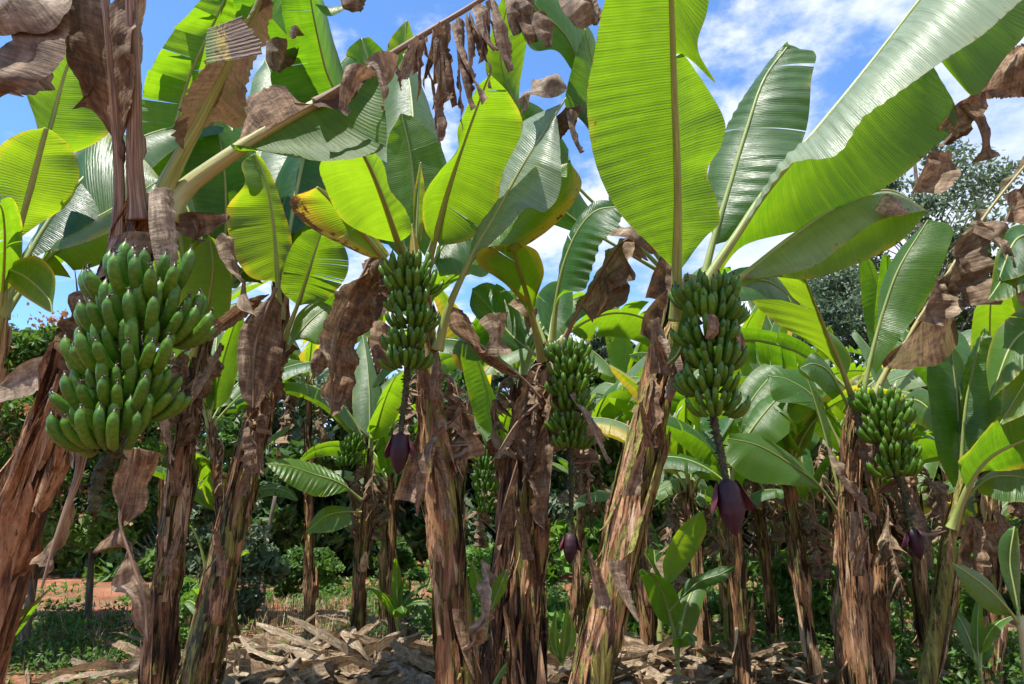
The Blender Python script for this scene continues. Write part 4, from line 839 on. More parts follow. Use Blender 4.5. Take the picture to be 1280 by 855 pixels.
# ---------------------------------------------------------------- H
H = plant((1160, 850), 4.8, 'slim yellow green banana stem at the right with broad leaves fanning upward')
trunk(H, [(1222, 572), (1205, 610), (1190, 660), (1182, 720), (1170, 790), (1160, 850)], 4.8, [.035, .05, .072, .08, .088, .095], nfl=13, seed=32, color=(1., .1, 0), shag=.8)
tleaf(H, [(1205, 620), (1200, 560), (1196, 500), (1188, 432)], 4.9, 4.9, [(.1, 1, [(1195, 610), (1172, 560), (1160, 490), (1166, 445), (1188, 430)], -.05, dict(top=(0, -1, .3))), (.1, 1, [(1212, 590), (1206, 520), (1204, 455), (1190, 430)], .1)], r0=.015, color=(0, 0, .2))
tleaf(H, [(1200, 640), (1203, 560), (1210, 490), (1231, 410)], 4.85, 4.7, [(.2, 1, [(1200, 580), (1196, 520), (1206, 460), (1229, 411)], .1, dict(top=(0, -1, .3))), (.2, 1, [(1212, 592), (1235, 560), (1256, 510), (1254, 455), (1233, 411)], -.1, dict(top=(0, -1, .3)))], r0=.02, ribcol=(0, 0, 0), pleat=.005)
tleaf(H, [(1190, 660), (1212, 605), (1240, 570), (1292, 545)], 4.75, 4.4, [(.35, 1, [(1200, 580), (1196, 572), (1232, 535), (1262, 510), (1292, 500)], -.25), (.4, 1, [(1228, 588), (1260, 588), (1292, 582)], .1)], r0=.03, r1=.01, color=(.1, 0, 0))
tleaf(H, [(1200, 630), (1232, 600), (1262, 595), (1292, 600)], 4.9, 4.8, [(.3, 1, [(1222, 600), (1250, 580), (1292, 578)], .1), (.3, 1, [(1225, 615), (1260, 625), (1292, 625)], -.1)], r0=.018, color=(0, 0, .4))
put_leaf(H, LIB[0], at(1215, 590, 4.8), R(60), .7); put_leaf(H, LIB[3], at(1215, 590, 4.8), R(10), .6)
tsheet(H, [(1215, 660), (1235, 650), (1252, 655)], [(1220, 685), (1240, 690), (1250, 682)], 5.0, .05, color=(.1, .2, 0), crumple=.05)
tsheet(H, [(1205, 645), (1196, 690), (1192, 720)], [(1215, 650), (1218, 700), (1212, 735)], 5.0, .05, color=(.1, .1, 0), crumple=.05)
tsheet(H, [(1165, 600), (1172, 630), (1180, 660)], [(1185, 598), (1192, 625), (1185, 655)], 5.2, .05, color=(.2, 0, 0), crumple=.05)

# ---------------------------------------------------------------- Rr: plant beyond the right edge, its leaves reach in
Q = plant((1400, 850), 4.3, 'banana plant beyond the right edge, brown leaves reaching in at the top right')
trunk(Q, [(1352, 330), (1350, 480), (1352, 650), (1356, 850)], 4.3, [.05, .09, .11, .13], nfl=30, seed=33, color=(.5, .2, 0), detail=.6)
tsheet(Q, [(1170, 160), (1205, 122), (1245, 110), (1290, 122)], [(1195, 170), (1235, 100), (1250, 75), (1290, 50)], 3.6, .03, color=(0, .2, 0), crumple=.04)
tleaf(Q, [(1350, 340), (1330, 150), (1290, 80), (1240, 95), (1205, 130)], 4.2, 3.6, [(.5, 1, [(1300, 130), (1290, 122), (1240, 124), (1205, 132)], .03), (.5, 1, [(1295, 50), (1262, 62), (1240, 90), (1205, 128)], -.05)], dead=True, r0=.014, color=(0, .1, 0))
tsheet(Q, [(1200, 128), (1222, 155), (1228, 185), (1214, 204)], [(1216, 120), (1236, 150), (1240, 180), (1252, 192)], 3.6, .03, color=(.3, .2, 0), crumple=.015)
tsheet(Q, [(1196, 160), (1180, 178), (1170, 184)], [(1208, 152), (1204, 170), (1190, 182)], 3.7, .03, color=(.5, .1, 0), crumple=.04)
tsheet(Q, [(1160, 190), (1145, 225), (1138, 240)], [(1178, 196), (1185, 225), (1170, 242)], 3.9, .03, color=(0, .6, 0), crumple=.04)
tsheet(Q, [(1262, -5), (1270, 20), (1285, 40)], [(1290, -10), (1290, 10), (1295, 30)], 3.6, .03, color=(.1, .2, 0), crumple=.04)
for (rib, A1, A2, c) in [([(1350, 340), (1310, 320), (1270, 330), (1235, 375)], [(1300, 300), (1250, 310), (1236, 372)], [(1300, 350), (1265, 375), (1238, 378)], .3),
                         ([(1350, 345), (1300, 400), (1265, 430), (1238, 500)], [(1300, 370), (1250, 405), (1232, 450), (1237, 498)], [(1300, 430), (1270, 470), (1240, 500)], .7),
                         ([(1350, 340), (1300, 300), (1270, 300), (1248, 350)], [(1310, 280), (1262, 285), (1247, 345)], [(1310, 330), (1280, 345), (1250, 352)], .1),
                         ([(1350, 350), (1310, 420), (1280, 480), (1250, 530)], [(1310, 400), (1260, 440), (1250, 528)], [(1310, 460), (1290, 510), (1252, 532)], .5)]:
    tleaf(Q, rib, 4.3, 4.2, [(.2, 1, A1, .12), (.2, 1, A2, -.12)], r0=.018, color=(.1, 0, c))
put_leaf(Q, LIB[5], at(1350, 340, 4.3), R(60), .8)

# ================================================================== plants behind
def bgplant(base_px, crown_px, Y, label, n=7, seed=0, scale=.85, deadn=3, r=(.045, .075, .095), color=(.3, .3, 0), yaws=None, libs=None, fruit=None, group='banana plants standing farther back'):
    rr = random.Random(seed)
    b = at(*base_px, Y); c = at(*crown_px, Y)
    pl = thing('banana_plant', (b[0], b[1], 0), label, 'banana plant', group)
    P = np.array([[b[0], b[1], -.08], (b + c) / 2 * [1, 1, 1] + [0, 0, 0], c]); P[1] = [(b[0] * .55 + c[0] * .45), b[1], c[2] * .5]
    TRUNKS.append((b[0], b[1]))
    stem(pl, P, (r[2], r[1], r[0]), nfl=30, seed=seed + 50, color=color, detail=.45, shag=1.2)
    off = rr.uniform(0, 360)
    for i in range(n):
        yw = yaws[i] if yaws else off + i * 360 / n + rr.uniform(-20, 20)
        lib = LIB[libs[i] if libs else rr.randrange(8)]
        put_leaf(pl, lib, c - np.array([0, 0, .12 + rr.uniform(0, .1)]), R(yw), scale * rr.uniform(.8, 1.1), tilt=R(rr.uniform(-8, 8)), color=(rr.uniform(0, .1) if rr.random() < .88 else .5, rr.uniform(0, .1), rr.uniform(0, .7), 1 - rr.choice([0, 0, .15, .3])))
    for i in range(deadn):
        put_leaf(pl, DLIB[rr.randrange(4)], c - np.array([0, 0, .1 + .25 * rr.random()]), R(rr.uniform(0, 360)), scale * rr.uniform(.6, .95), dead=True, color=(rr.uniform(0, .4), rr.uniform(0, .6), 0))
    return pl, c
I_, c = bgplant((448, 780), (462, 560), 9., 'banana plant with a small bunch and bud seen between the left trunks', 5, 101, .75, 4, yaws=[190, 80, 20, 120, 300], libs=[1, 0, 3, 4, 6])
bunch(I_, np.array([c + [-.02, -.05, 0], c + [-.12, -.1, .06], c + [-.2, -.12, -.05], c + [-.22, -.12, -.2], at(432, 578, 8.85)]), scale=.85, hands=5, per=14, seed=41, tail=np.array([at(429, 590, 8.85), at(428, 598, 8.85)]), budscale=.9)
tleaf(I_, [(452, 625), (425, 604), (390, 592), (360, 582), (332, 580)], 8.8, 8.2, [(.15, 1, [(425, 596), (395, 580), (360, 573), (333, 579)], .15, dict(pleat=.012)), (.15, 1, [(425, 617), (395, 621), (360, 606), (333, 582)], -.15, dict(pleat=.014, top=(0, -1, .3)))], r0=.016, color=(0, 0, .8))
tleaf(I_, [(452, 640), (430, 640), (408, 645), (382, 666)], 8.8, 8.5, [(.2, 1, [(438, 634), (405, 636), (383, 662)], .1), (.2, 1, [(440, 655), (415, 664), (384, 668)], -.1)], r0=.014, color=(0, .05, .6))
J_, c = bgplant((492, 770), (488, 590), 9.6, 'leafy brown trunk close right of the plant with the small bunch', 5, 102, .65, 4)
K_, c = bgplant((655, 760), (622, 560), 8., 'plant whose narrow bunch shows between the two centre trunks', 6, 103, .7, 2)
bunch(K_, np.array([at(622, 565, 8.), at(610, 560, 7.9), at(606, 580, 7.8), at(607, 610, 7.8), at(608, 640, 7.8)]), scale=.85, hands=6, per=14, seed=42)
put = [
    ((878, 790), (862, 600), 7.2, 'thin banana stem below the hanging purple bud, right of the thick trunk', 7, 111, .8, 4),
    ((1018, 840), (985, 590), 6.6, 'leaning tan trunk, first to the left of the upright brown trunk', 6, 112, .8, 4),
    ((965, 770), (940, 560), 8.6, 'banana plant with a bare reddish stump of a trunk, left of the leaning tan trunk', 7, 113, .95, 5),
    ((1098, 800), (1092, 585), 6.6, 'dark trunk half hidden by the upright brown trunk', 7, 114, .85, 3),
    ((1150, 760), (1135, 560), 7.6, 'spotted yellow trunk behind the purple bud with the open bract', 6, 115, .8, 4),
    ((1225, 780), (1245, 560), 6.8, 'brown ragged trunk right of the slim yellow green stem', 7, 116, .85, 5),
    ((905, 740), (905, 520), 10., 'banana plant in the middle distance above the small bright sucker', 7, 117, 1., 3),
    ((1040, 740), (1040, 540), 10.5, 'farther banana plant seen left of the upright brown trunk', 8, 118, 1.05, 3),
    ((715, 750), (735, 545), 9.5, 'banana plant with hanging brown leaves behind the dark bud on its long stalk', 7, 119, .9, 5),
    ((765, 735), (790, 500), 11., 'banana plant with upright leaves between the thick trunk and the shaggy one', 7, 120, 1.1, 3),
    ((860, 725), (842, 510), 13., 'far banana plant directly behind the large bunch', 7, 121, 1.1, 2),
    ((960, 722), (985, 500), 13.5, 'far banana plant left of the eucalyptus like tree', 7, 122, 1.15, 2),
    ((1190, 735), (1180, 500), 11., 'farther banana plant behind the fan of broad leaves', 7, 123, 1.1, 3),
    ((1270, 740), (1290, 480), 9., 'banana plant cut by the right edge in the middle distance', 7, 124, 1.0, 4),
    ((300, 745), (262, 520), 8.4, 'banana plant whose bright leaves fill the gap between the two left trunks', 7, 125, .8, 3),
    ((390, 740), (385, 470), 10., 'banana plant behind the brown curled leaf', 8, 126, .95, 3),
    ((560, 735), (590, 480), 10.5, 'banana plant seen between the two centre trunks', 7, 127, 1., 3),
    ((1110, 722), (1120, 480), 14., 'farthest banana plant under the big tree at the right', 7, 129, 1.2, 2),
    ((660, 722), (650, 470), 14., 'far banana plant behind the shaggy trunk', 7, 130, 1.2, 2),
    ((445, 735), (460, 430), 11.5, 'banana plant behind the hanging dry leaves left of the centre trunk', 7, 131, 1.05, 3),
    ((200, 738), (215, 440), 10.5, 'banana plant hidden behind the nearest bunch', 7, 132, 1.0, 2),
    ((810, 790), (800, 620), 7.6, 'short brown trunk at the right foot of the thick leaning one', 4, 133, .45, 4),
]
for a in put: bgplant(*a)
# two long striped leaves and the low arching one, right of the large bunch
W_ = thing('banana_plant', tuple(at(1052, 820, 5.8) * [1, 1, 0]), 'banana plant behind the upright brown trunk with one leaf arching low to the left', 'banana plant', 'banana plants standing farther back')
stem(W_, np.array([at(1056, 820, 5.8) * [1, 1, 0], at(1056, 700, 5.8), at(1056, 600, 5.8)]), (.11, .1, .06), nfl=20, seed=77, color=(.3, .3, 0), detail=.45)
tleaf(W_, [(1056, 655), (1024, 608), (980, 575), (945, 556), (910, 548)], 5.7, 5.4, [(.2, 1, [(1024, 604), (985, 562), (945, 542), (912, 542)], .1), (.2, 1, [(1024, 612), (985, 606), (940, 600), (910, 575), (908, 550)], -.15, dict(top=(0, -1, .3)))], r0=.018, ribcol=(0, 0, 0), color=(0, 0, .7), label='low leaf arching to the left')
tleaf(W_, [(1052, 560), (1020, 500), (985, 475), (960, 470)], 5.8, 5.8, [(.3, 1, [(1010, 470), (980, 450), (960, 468)], .1), (.3, 1, [(1005, 505), (970, 500), (960, 472)], -.1)], r0=.014, color=(0, 0, .5))
tleaf(W_, [(1050, 620), (1030, 540), (1018, 500), (1008, 470)], 5.7, 5.7, [(.3, 1, [(1034, 560), (1020, 520), (1008, 471)], .02), (.3, 1, [(1040, 560), (1032, 515), (1009, 470)], -.02)], r0=.012, color=(0, .2, .1))
X_ = thing('banana_plant', tuple(at(925, 790, 6.3) * [1, 1, 0]), 'banana plant with two long striped leaves slanting up to the right', 'banana plant', 'banana plants standing farther back')
stem(X_, np.array([at(925, 800, 6.3) * [1, 1, 0], at(922, 700, 6.3), at(915, 600, 6.3)]), (.1, .09, .05), nfl=20, seed=78, color=(.3, .3, 0), detail=.45)
tleaf(X_, [(912, 610), (928, 556), (970, 500), (1010, 470), (1038, 448)], 6.2, 6., [(.25, 1, [(925, 550), (945, 505), (990, 475), (1036, 447)], .1, dict(top=(0, -1, .3))), (.25, 1, [(935, 562), (965, 556), (1005, 522), (1032, 488), (1038, 450)], -.15, dict(top=(0, -1, .3), tears=(.4, .7)))], r0=.018, ribcol=(0, 0, 0), color=(0, 0, .7))
tleaf(X_, [(910, 600), (916, 550), (940, 500), (984, 446)], 6.4, 6.3, [(.25, 1, [(910, 545), (918, 500), (945, 460), (983, 446)], .1, dict(top=(0, -1, .3))), (.25, 1, [(926, 550), (955, 520), (978, 490), (985, 447)], -.1, dict(top=(0, -1, .3)))], r0=.018, ribcol=(0, 0, 0), color=(0, 0, .6))
for i, (lb, yw, s_) in enumerate(((1, 200, .6), (5, 160, .6), (3, 90, .7), (7, 250, .5))): put_leaf(X_, LIB[lb], at(915, 610, 6.3), R(yw), s_, color=(0, 0, .2))

# ---------------------------------------------------------------- suckers
def sucker(px, py, Y, h, label, leaves, seed=0, libs=None, sc_=1., color=(0, 0, .5)):
    b = at(px, py, Y); b = np.array([b[0], b[1], float(gz(b[0], b[1]))])
    pl = thing('banana_sucker', tuple(b), label, 'banana sucker', 'young banana suckers')
    mb = MB(); P = np.array([b - [0, 0, .03], b + [.01, 0, h * .5], b + [0, 0, h]]); tube(mb, resample(P, 12), np.linspace(.032, .014, 12) * max(.6, min(1.5, h * 2)), 10)
    o = mb.build('pseudostem', M_RIB, color=(.1, 0, 0)); under(o, pl)
    rr = random.Random(seed)
    for i in range(leaves):
        put_leaf(pl, YOUNG[i % 3], b + [0, 0, h * (.6 + .4 * (i + 1) / leaves)], R(rr.uniform(0, 360)), sc_ * rr.uniform(.7, 1.1), color=color)
    return pl, b
S1, b = sucker(845, 805, 6.4, .42, 'young sucker with one tall glowing yellow green leaf at the foot of the thick trunk', 4, 1)
tleaf(S1, [(833, 752), (834, 715), (850, 675), (876, 640)], 6.35, 6.2, [(.2, 1, [(830, 728), (828, 700), (846, 665), (875, 640)], -.04), (.2, 1, [(838, 728), (858, 705), (882, 665), (878, 640)], .06)], r0=.010, color=(.1, 0, 1), label='glowing yellow green leaf')
tleaf(S1, [(836, 765), (870, 730), (900, 718), (918, 708)], 6.3, 6., [(.2, 1, [(860, 725), (895, 710), (917, 707)], .05), (.2, 1, [(865, 738), (895, 730), (918, 709)], -.05)], r0=.008)
S2, b = sucker(605, 830, 4.9, .3, 'young sucker with two pointed leaves between the two centre trunks', 1, 2, sc_=.6)
tleaf(S2, [(606, 800), (603, 760), (598, 730), (590, 702)], 4.85, 4.7, [(.3, 1, [(600, 755), (588, 730), (589, 704)], -.03), (.3, 1, [(606, 755), (609, 735), (592, 703)], .03)], r0=.008, color=(0, 0, .3))
tleaf(S2, [(607, 800), (612, 770), (625, 735), (634, 712)], 4.85, 4.8, [(.3, 1, [(612, 760), (618, 730), (633, 712)], -.02), (.3, 1, [(618, 762), (632, 738), (635, 713)], .03)], r0=.007, color=(0, 0, .5))
S3, b = sucker(700, 845, 5.2, .12, 'small sucker of narrow yellow green leaves right of the shaggy trunk', 0, 3)
for pts in ([(700, 830), (694, 800), (695, 765)], [(702, 830), (706, 795), (708, 750)], [(701, 832), (690, 810), (686, 790)], [(703, 832), (714, 800), (713, 768)]):
    a, m_, e = pts
    tleaf(S3, pts, 5.2, 5.15, [(.05, 1, [(a[0] - 2, a[1] - 8), (m_[0] - 6, m_[1]), e], -.01), (.05, 1, [(a[0] + 2, a[1] - 8), (m_[0] + 6, m_[1]), e], .02)], r0=.005, color=(.1, 0, 1))
sk = [(262, 700, 6.2, .9, 'leafy young sucker standing between the two left trunks', 7, 4), (498, 735, 9.2, .35, 'grassy sucker left of the straight centre trunk', 6, 5), (822, 745, 8.8, .8, 'tall sucker with pale upright leaves behind the glowing leaf', 6, 6), (365, 770, 7.6, .18, 'small seedling on the heap of dry leaves', 3, 7), (1215, 770, 6.2, .35, 'small sucker right of the slim yellow green stem', 4, 8), (150, 790, 5.6, .12, 'small plant on the soil below the nearest bunch', 4, 9), (985, 690, 11, .5, 'sucker among the farther trunks', 5, 10)]
for (x, y, Y, h, l, n, s_) in sk: sucker(x, y, Y, h, l, n, s_, sc_=.75 if h > .2 else .35)
S9 = thing('banana_sucker', tuple(at(1282, 860, 4.2) * [1, 1, 0]), 'sucker at the right edge with one leaf arching down to the left', 'banana sucker', 'young banana suckers')
mb = MB(); tube(mb, resample(np.array([at(1286, 860, 4.2) * [1, 1, 0], at(1282, 820, 4.2), at(1274, 770, 4.2)]), 14), np.linspace(.04, .02, 14), 10); under(mb.build('pseudostem', M_RIB), S9)
tleaf(S9, [(1274, 780), (1256, 757), (1228, 730), (1190, 704)], 4.2, 4.0, [(.1, 1, [(1262, 762), (1236, 722), (1212, 706), (1190, 703)], .08, dict(top=(0, -1, .3))), (.1, 1, [(1260, 770), (1240, 766), (1212, 742), (1190, 705)], -.06, dict(top=(0, -1, .3)))], r0=.010, ribcol=(0, 0, 0), color=(0, 0, .6))
tleaf(S9, [(1275, 780), (1268, 740), (1262, 700), (1268, 658)], 4.25, 4.3, [(.1, 1, [(1266, 760), (1252, 720), (1252, 680), (1267, 659)], -.05, dict(top=(0, -1, .3))), (.1, 1, [(1277, 760), (1276, 710), (1270, 660)], .08)], r0=.010, color=(0, 0, .3))
S10 = thing('banana_sucker', tuple(at(-30, 900, 2.6) * [1, 1, 0]), 'sucker outside the left edge with one long leaf pointing in low', 'banana sucker', 'young banana suckers')
mb = MB(); tube(mb, resample(np.array([at(-60, 1500, 2.6) * [1, 1, 0], at(-50, 950, 2.6), at(-30, 845, 2.6)]), 14), np.linspace(.03, .014, 14), 10); under(mb.build('pseudostem', M_RIB), S10)
tleaf(S10, [(-35, 860), (-10, 806), (22, 775), (60, 738)], 2.6, 2.5, [(.1, 1, [(-20, 806), (10, 772), (58, 738)], -.03), (.1, 1, [(-10, 822), (30, 785), (60, 739)], .04)], r0=.006, color=(0, 0, 0))
# ---------------------------------------------------------------- more canopy in the gaps of the left and centre
for pl_, c_, Y_, items in ((B, (262, 400), 4.7, [(6, 95, 1.15), (3, 140, .95)]), (C_, (352, 345), 4.5, [(0, 100, 1.1), (2, 150, .9)]), (D, (520, 350), 4.3, [(4, 110, 1.0), (6, 150, .9)]),
                           (E, (685, 440), 4.8, [(3, 150, .8), (5, 30, .8)]), (Z, (-10, 400), 3.8, [(6, 75, 1.0), (0, 45, .9)]), (U, (352, 335), 5.4, [(4, 130, 1.1), (6, 80, 1.1)])):
    for lb, yw, sc2 in items:
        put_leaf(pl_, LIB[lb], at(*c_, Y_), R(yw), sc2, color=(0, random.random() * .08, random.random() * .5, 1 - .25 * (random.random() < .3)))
# long limp dead strips hanging down the stems
def hang(pl_, px, py, Y_, L_, seed, wd=.035, col=(.1, .3, 0)):
    r = np.random.default_rng(seed); b = at(px, py, Y_) ; n = 9
    t = np.linspace(0, 1, n); sw = r.normal(size=2) * .06
    P = b + np.stack([sw[0] * np.sin(t * 3 + r.uniform(0, 3)), -abs(sw[1]) * np.sin(t * 3) - .02, -t * L_], 1)
    tw = r.uniform(0, 3) + t * r.normal() * 1.6; o_ = np.stack([np.cos(tw), np.sin(tw), 0 * t], 1) * (wd * (.5 + np.sin(t * 3.1)))[:, None]
    mb = MB(); panel(mb, P - o_, P + o_, n=.015, m=6, bulge=.5, crumple=.035, cf=18, jag=.02, wave=.03, r=r)
    under(mb.build('dead_strip', M_DEAD, color=col), pl_)
sd = 900
for pl_, pts in ((A, [(135, 360, 2.15, .5), (215, 300, 2.15, .35), (120, 400, 2.2, .45)]), (B, [(246, 445, 4.45, .6), (235, 470, 4.4, .5), (262, 430, 4.45, .5)]), (C_, [(340, 450, 4.15, .5), (358, 430, 4.2, .35), (325, 490, 4.1, .45)]),
                 (D, [(548, 440, 3.8, .35), (535, 520, 3.75, .5), (590, 700, 3.7, .4)]), (E, [(672, 470, 4.35, .7), (690, 450, 4.35, .5), (655, 500, 4.4, .6), (680, 520, 4.35, .7), (700, 440, 4.4, .4)]),
                 (F, [(815, 470, 3.5, .25), (842, 430, 3.5, .3)]), (Gp, [(1068, 510, 4.9, .5), (1085, 520, 4.9, .4), (1140, 590, 4.9, .6), (1060, 560, 4.9, .5)]), (Q, [(1262, 330, 4.3, .4), (1240, 300, 4.3, .4)]), (H, [(1240, 640, 4.9, .5), (1205, 650, 4.9, .4)])):
    for x_, y_, Y_, L_ in pts:
        sd += 1; hang(pl_, x_, y_, Y_, L_, sd, wd=random.uniform(.018, .045), col=(random.random() * .3, random.random() * .7, 0))

low = [((905, 740), (900, 640), 8.2, 'low bushy young plant under the tip of the big purple bud', 6, 501, .5), ((1000, 720), (1005, 630), 9.5, 'low bright young plant left of the upright brown trunk, farther back', 6, 502, .6),
       ((1140, 730), (1138, 640), 9.0, 'low young plant seen right of the open bract bud', 6, 503, .6), ((760, 725), (758, 640), 10.5, 'low young plant with pale leaves behind the foot of the thick trunk', 7, 504, .65),
       ((480, 722), (478, 630), 11., 'low young plant left of the straight centre trunk', 6, 505, .6), ((235, 735), (280, 640), 9., 'low young plant with drooping leaves between the two left trunks', 6, 506, .6),
       ((1225, 745), (1232, 650), 7.8, 'low young plant behind the right edge sucker', 6, 507, .5), ((845, 730), (848, 600), 9.4, 'young plant with upright pale leaves above the glowing sucker leaf', 7, 508, .75)]
for a in low: 
    pl_, c_ = bgplant(a[0], a[1], a[2], a[3], a[4], a[5], a[6], 1, r=(.03, .045, .055), color=(1, 0, 0), group='low young banana plants')

def slab(pl_, px, py, Y_, L_, w_, lean, seed, up=True, col=(.1, .3, 0)):
    """a stiff dry sheath end standing away from the stem"""
    r = np.random.default_rng(seed); b = at(px, py, Y_); t = np.linspace(0, 1, 10)
    P = b + np.stack([lean * t ** 1.6, -.03 - .05 * t ** 2, (L_ if up else -L_) * t], 1); wd = w_ * (1 - .8 * t ** 1.5)
    mb = MB(); panel(mb, P - np.stack([wd, 0 * t, 0 * t], 1), P + np.stack([wd, 0 * t, 0 * t], 1), n=.012, m=8, bulge=.35, crumple=.01, cf=20, jag=.012, r=r)
    under(mb.build('dry_sheath', M_DEAD, color=col), pl_)
sd = 1200
for pl_, pts in ((F, [(790, 620, 3.42, .22, .035, .06), (812, 560, 3.44, .2, .03, -.05), (770, 700, 3.4, .25, .04, .08), (832, 470, 3.45, .18, .03, -.06), (752, 760, 3.4, .25, .035, -.06)]),
                 (D, [(548, 560, 3.76, .22, .035, .07), (560, 650, 3.74, .25, .03, -.06), (538, 500, 3.78, .2, .03, -.05), (575, 760, 3.7, .3, .035, .08)]),
                 (E, [(664, 600, 4.38, .3, .03, .08), (660, 700, 4.36, .3, .035, -.08), (668, 550, 4.38, .25, .03, -.07)]),
                 (C_, [(305, 620, 4.1, .25, .03, .07), (280, 720, 4.05, .28, .03, -.06), (325, 540, 4.12, .25, .03, .06)]),
                 (B, [(222, 620, 4.4, .25, .03, -.06), (212, 720, 4.36, .28, .03, .07)]),
                 (Gp, [(1066, 640, 4.88, .3, .035, -.08), (1070, 720, 4.86, .3, .035, .08), (1064, 590, 4.88, .22, .03, .07)])):
    for x_, y_, Y_, L_, w_, ln in pts:
        sd += 1; slab(pl_, x_, y_, Y_, L_, w_, ln, sd, up=(sd % 3 > 0), col=(random.random() * .25, random.random() * .4, 0))

# ================================================================== trees and shrubs
def leafcards(mb, C, size, r, asp=2.2, tone=None, up=.35, bend=.25):
    """many small folded leaves at the points C (two quads... one diamond each)"""
    n = len(C)
    d = norm(r.normal(size=(n, 3)) + [0, 0, -.15]); w = norm(np.cross(d, norm(r.normal(size=(n, 3)) + [0, 0, up * 3])))
    s = size * r.uniform(.6, 1.35, (n, 1)); L = d * s * .5 * asp ** .5; Wd = w * s * .5 / asp ** .5
    nn = np.cross(d, w)
    V = np.stack([C - L, C + Wd + nn * s * bend * .2, C + L - nn * s * bend * .5, C - Wd + nn * s * bend * .2], 1).reshape(-1, 3)
    Fq = np.arange(4 * n).reshape(n, 4)
    tn = (r.random(n) if tone is None else tone)
    A = np.zeros((4 * n, 3)); A[:, 2] = np.repeat(tn, 4)
    mb.add(V, Fq, A)
FOL = {
 'dark': foliage('dark_tree_leaves', (.022, .055, .013), (.042, .095, .020), (.075, .145, .032), (.09, .2, .02)),
 'mid': foliage('mid_green_leaves', (.035, .085, .016), (.060, .13, .022), (.10, .19, .035), (.2, .38, .03)),
 'grey': foliage('grey_green_leaves', (.06, .10, .06), (.10, .15, .085), (.16, .21, .12), (.14, .22, .08)),
 'bright': foliage('bright_green_leaves', (.06, .14, .02), (.10, .21, .03), (.17, .29, .05), (.35, .6, .05)),
}
M_FLOW = foliage('orange_brown_flower_heads', (.20, .08, .03), (.32, .13, .05), (.42, .24, .10), (.5, .25, .1))
def tree(base, h, crown, n, size, mat, label, cat='tree', name='tree', seed=0, trunk_r=.12, clumps=40, asp=2.2, low=.15, group='trees beyond the plantation', lean=0., limbs=9, flowers=False, csz=.28):
    r = np.random.default_rng(seed); b = np.array([*base, 0.]); pl = thing(name, tuple(b), label, cat, group)
    top = b + [lean, 0, h * .92]
    mb = MB(); P = resample(np.array([b - [0, 0, .1], b + [lean * .3 + r.normal() * .1, 0, h * .35], b + [lean * .6 + r.normal() * .2, 0, h * .65], top]), 24)
    tube(mb, P, np.linspace(trunk_r, trunk_r * .15, 24), 9)
    cl = []
    for k in range(clumps):
        q = r.uniform(low, 1.); a = r.uniform(0, 6.283); prof = math.sin(math.pi * min(1, (q - low) / (1 - low) * .82 + .14)) ** .6
        rad = crown * prof * r.uniform(.35, 1.) ** .5
        c0 = P[int(q * 22)]; c = c0 + [math.cos(a) * rad, math.sin(a) * rad, r.uniform(-.03, .06) * h]
        cl.append((c, crown * csz * r.uniform(.6, 1.3), c0, q))
    for c, cr, c0, q in cl:
        s = P[int(max(.08, q - .16) * 22)]
        tube(mb, resample(np.array([s, (s + c) / 2 + [0, 0, .04 * h], c]), 7), np.linspace(trunk_r * .30 * (1.15 - q), trunk_r * .05, 7), 5)
    under(mb.build('trunk', M_BARK), pl)
    fb = MB(); per = n // clumps
    for i, (c, cr, _, _) in enumerate(cl):
        m = int(per * r.uniform(.6, 1.4)); g = r.normal(size=(m, 3)); g = norm(g) * (r.random((m, 1)) ** .45)
        C = c + g * [cr, cr, cr * .62]
        t = np.clip(r.uniform(.1, .9) + r.normal(size=m) * .14, 0, 1)
        leafcards(fb, C, size, r, asp, t)
    under(fb.build('crown', mat, smooth=False), pl)
    if flowers:
        f = MB()
        for c, cr, _, q in cl:
            if r.random() < .6:
                m = 60; C = c + [0, -cr * .5, cr * .55] + r.normal(size=(m, 3)) * [cr * .3, cr * .3, cr * .16]; leafcards(f, C, size * .6, r, 1.3)
        under(f.build('flower_heads', M_FLOW, smooth=False), pl)
    return pl
def X(px, Y): return at(px, 700, Y)[0]
# big airy trees at the right
tree((X(1215, 24), 24), 15.8, 4.2, 24000, .15, FOL['grey'], 'tall airy tree with fine grey green leaves behind the dry leaf at the right', seed=201, trunk_r=.3, clumps=110, low=.25, csz=.24)
tree((X(1055, 26), 26), 12.2, 3.2, 13000, .14, FOL['grey'], 'open tree with thin dark branches right of the large bunch', seed=202, trunk_r=.22, clumps=70, low=.25, csz=.27)
tree((X(1130, 30), 30), 13.5, 3.6, 10000, .16, FOL['grey'], 'tree between the two airy trees, farther off', seed=203, trunk_r=.3, clumps=60, low=.2, csz=.22)
tree((X(775, 30), 30), 12, 1.6, 6000, .24, FOL['grey'], 'narrow cypress like tree in the blue gap left of the thick trunk', seed=204, trunk_r=.2, clumps=50, low=.15)
tree((X(735, 33), 33), 11.5, 2.2, 5000, .26, FOL['grey'], 'round topped tree just left of the narrow one', seed=205, clumps=40)
tree((X(1300, 26), 26), 13, 4, 8000, .24, FOL['dark'], 'dark tree at the right edge behind the plantation', seed=206, trunk_r=.3, clumps=60)
tree((X(960, 32), 32), 10.5, 4, 8000, .28, FOL['mid'], 'tree low behind the leaves right of the large bunch', seed=207, clumps=50)
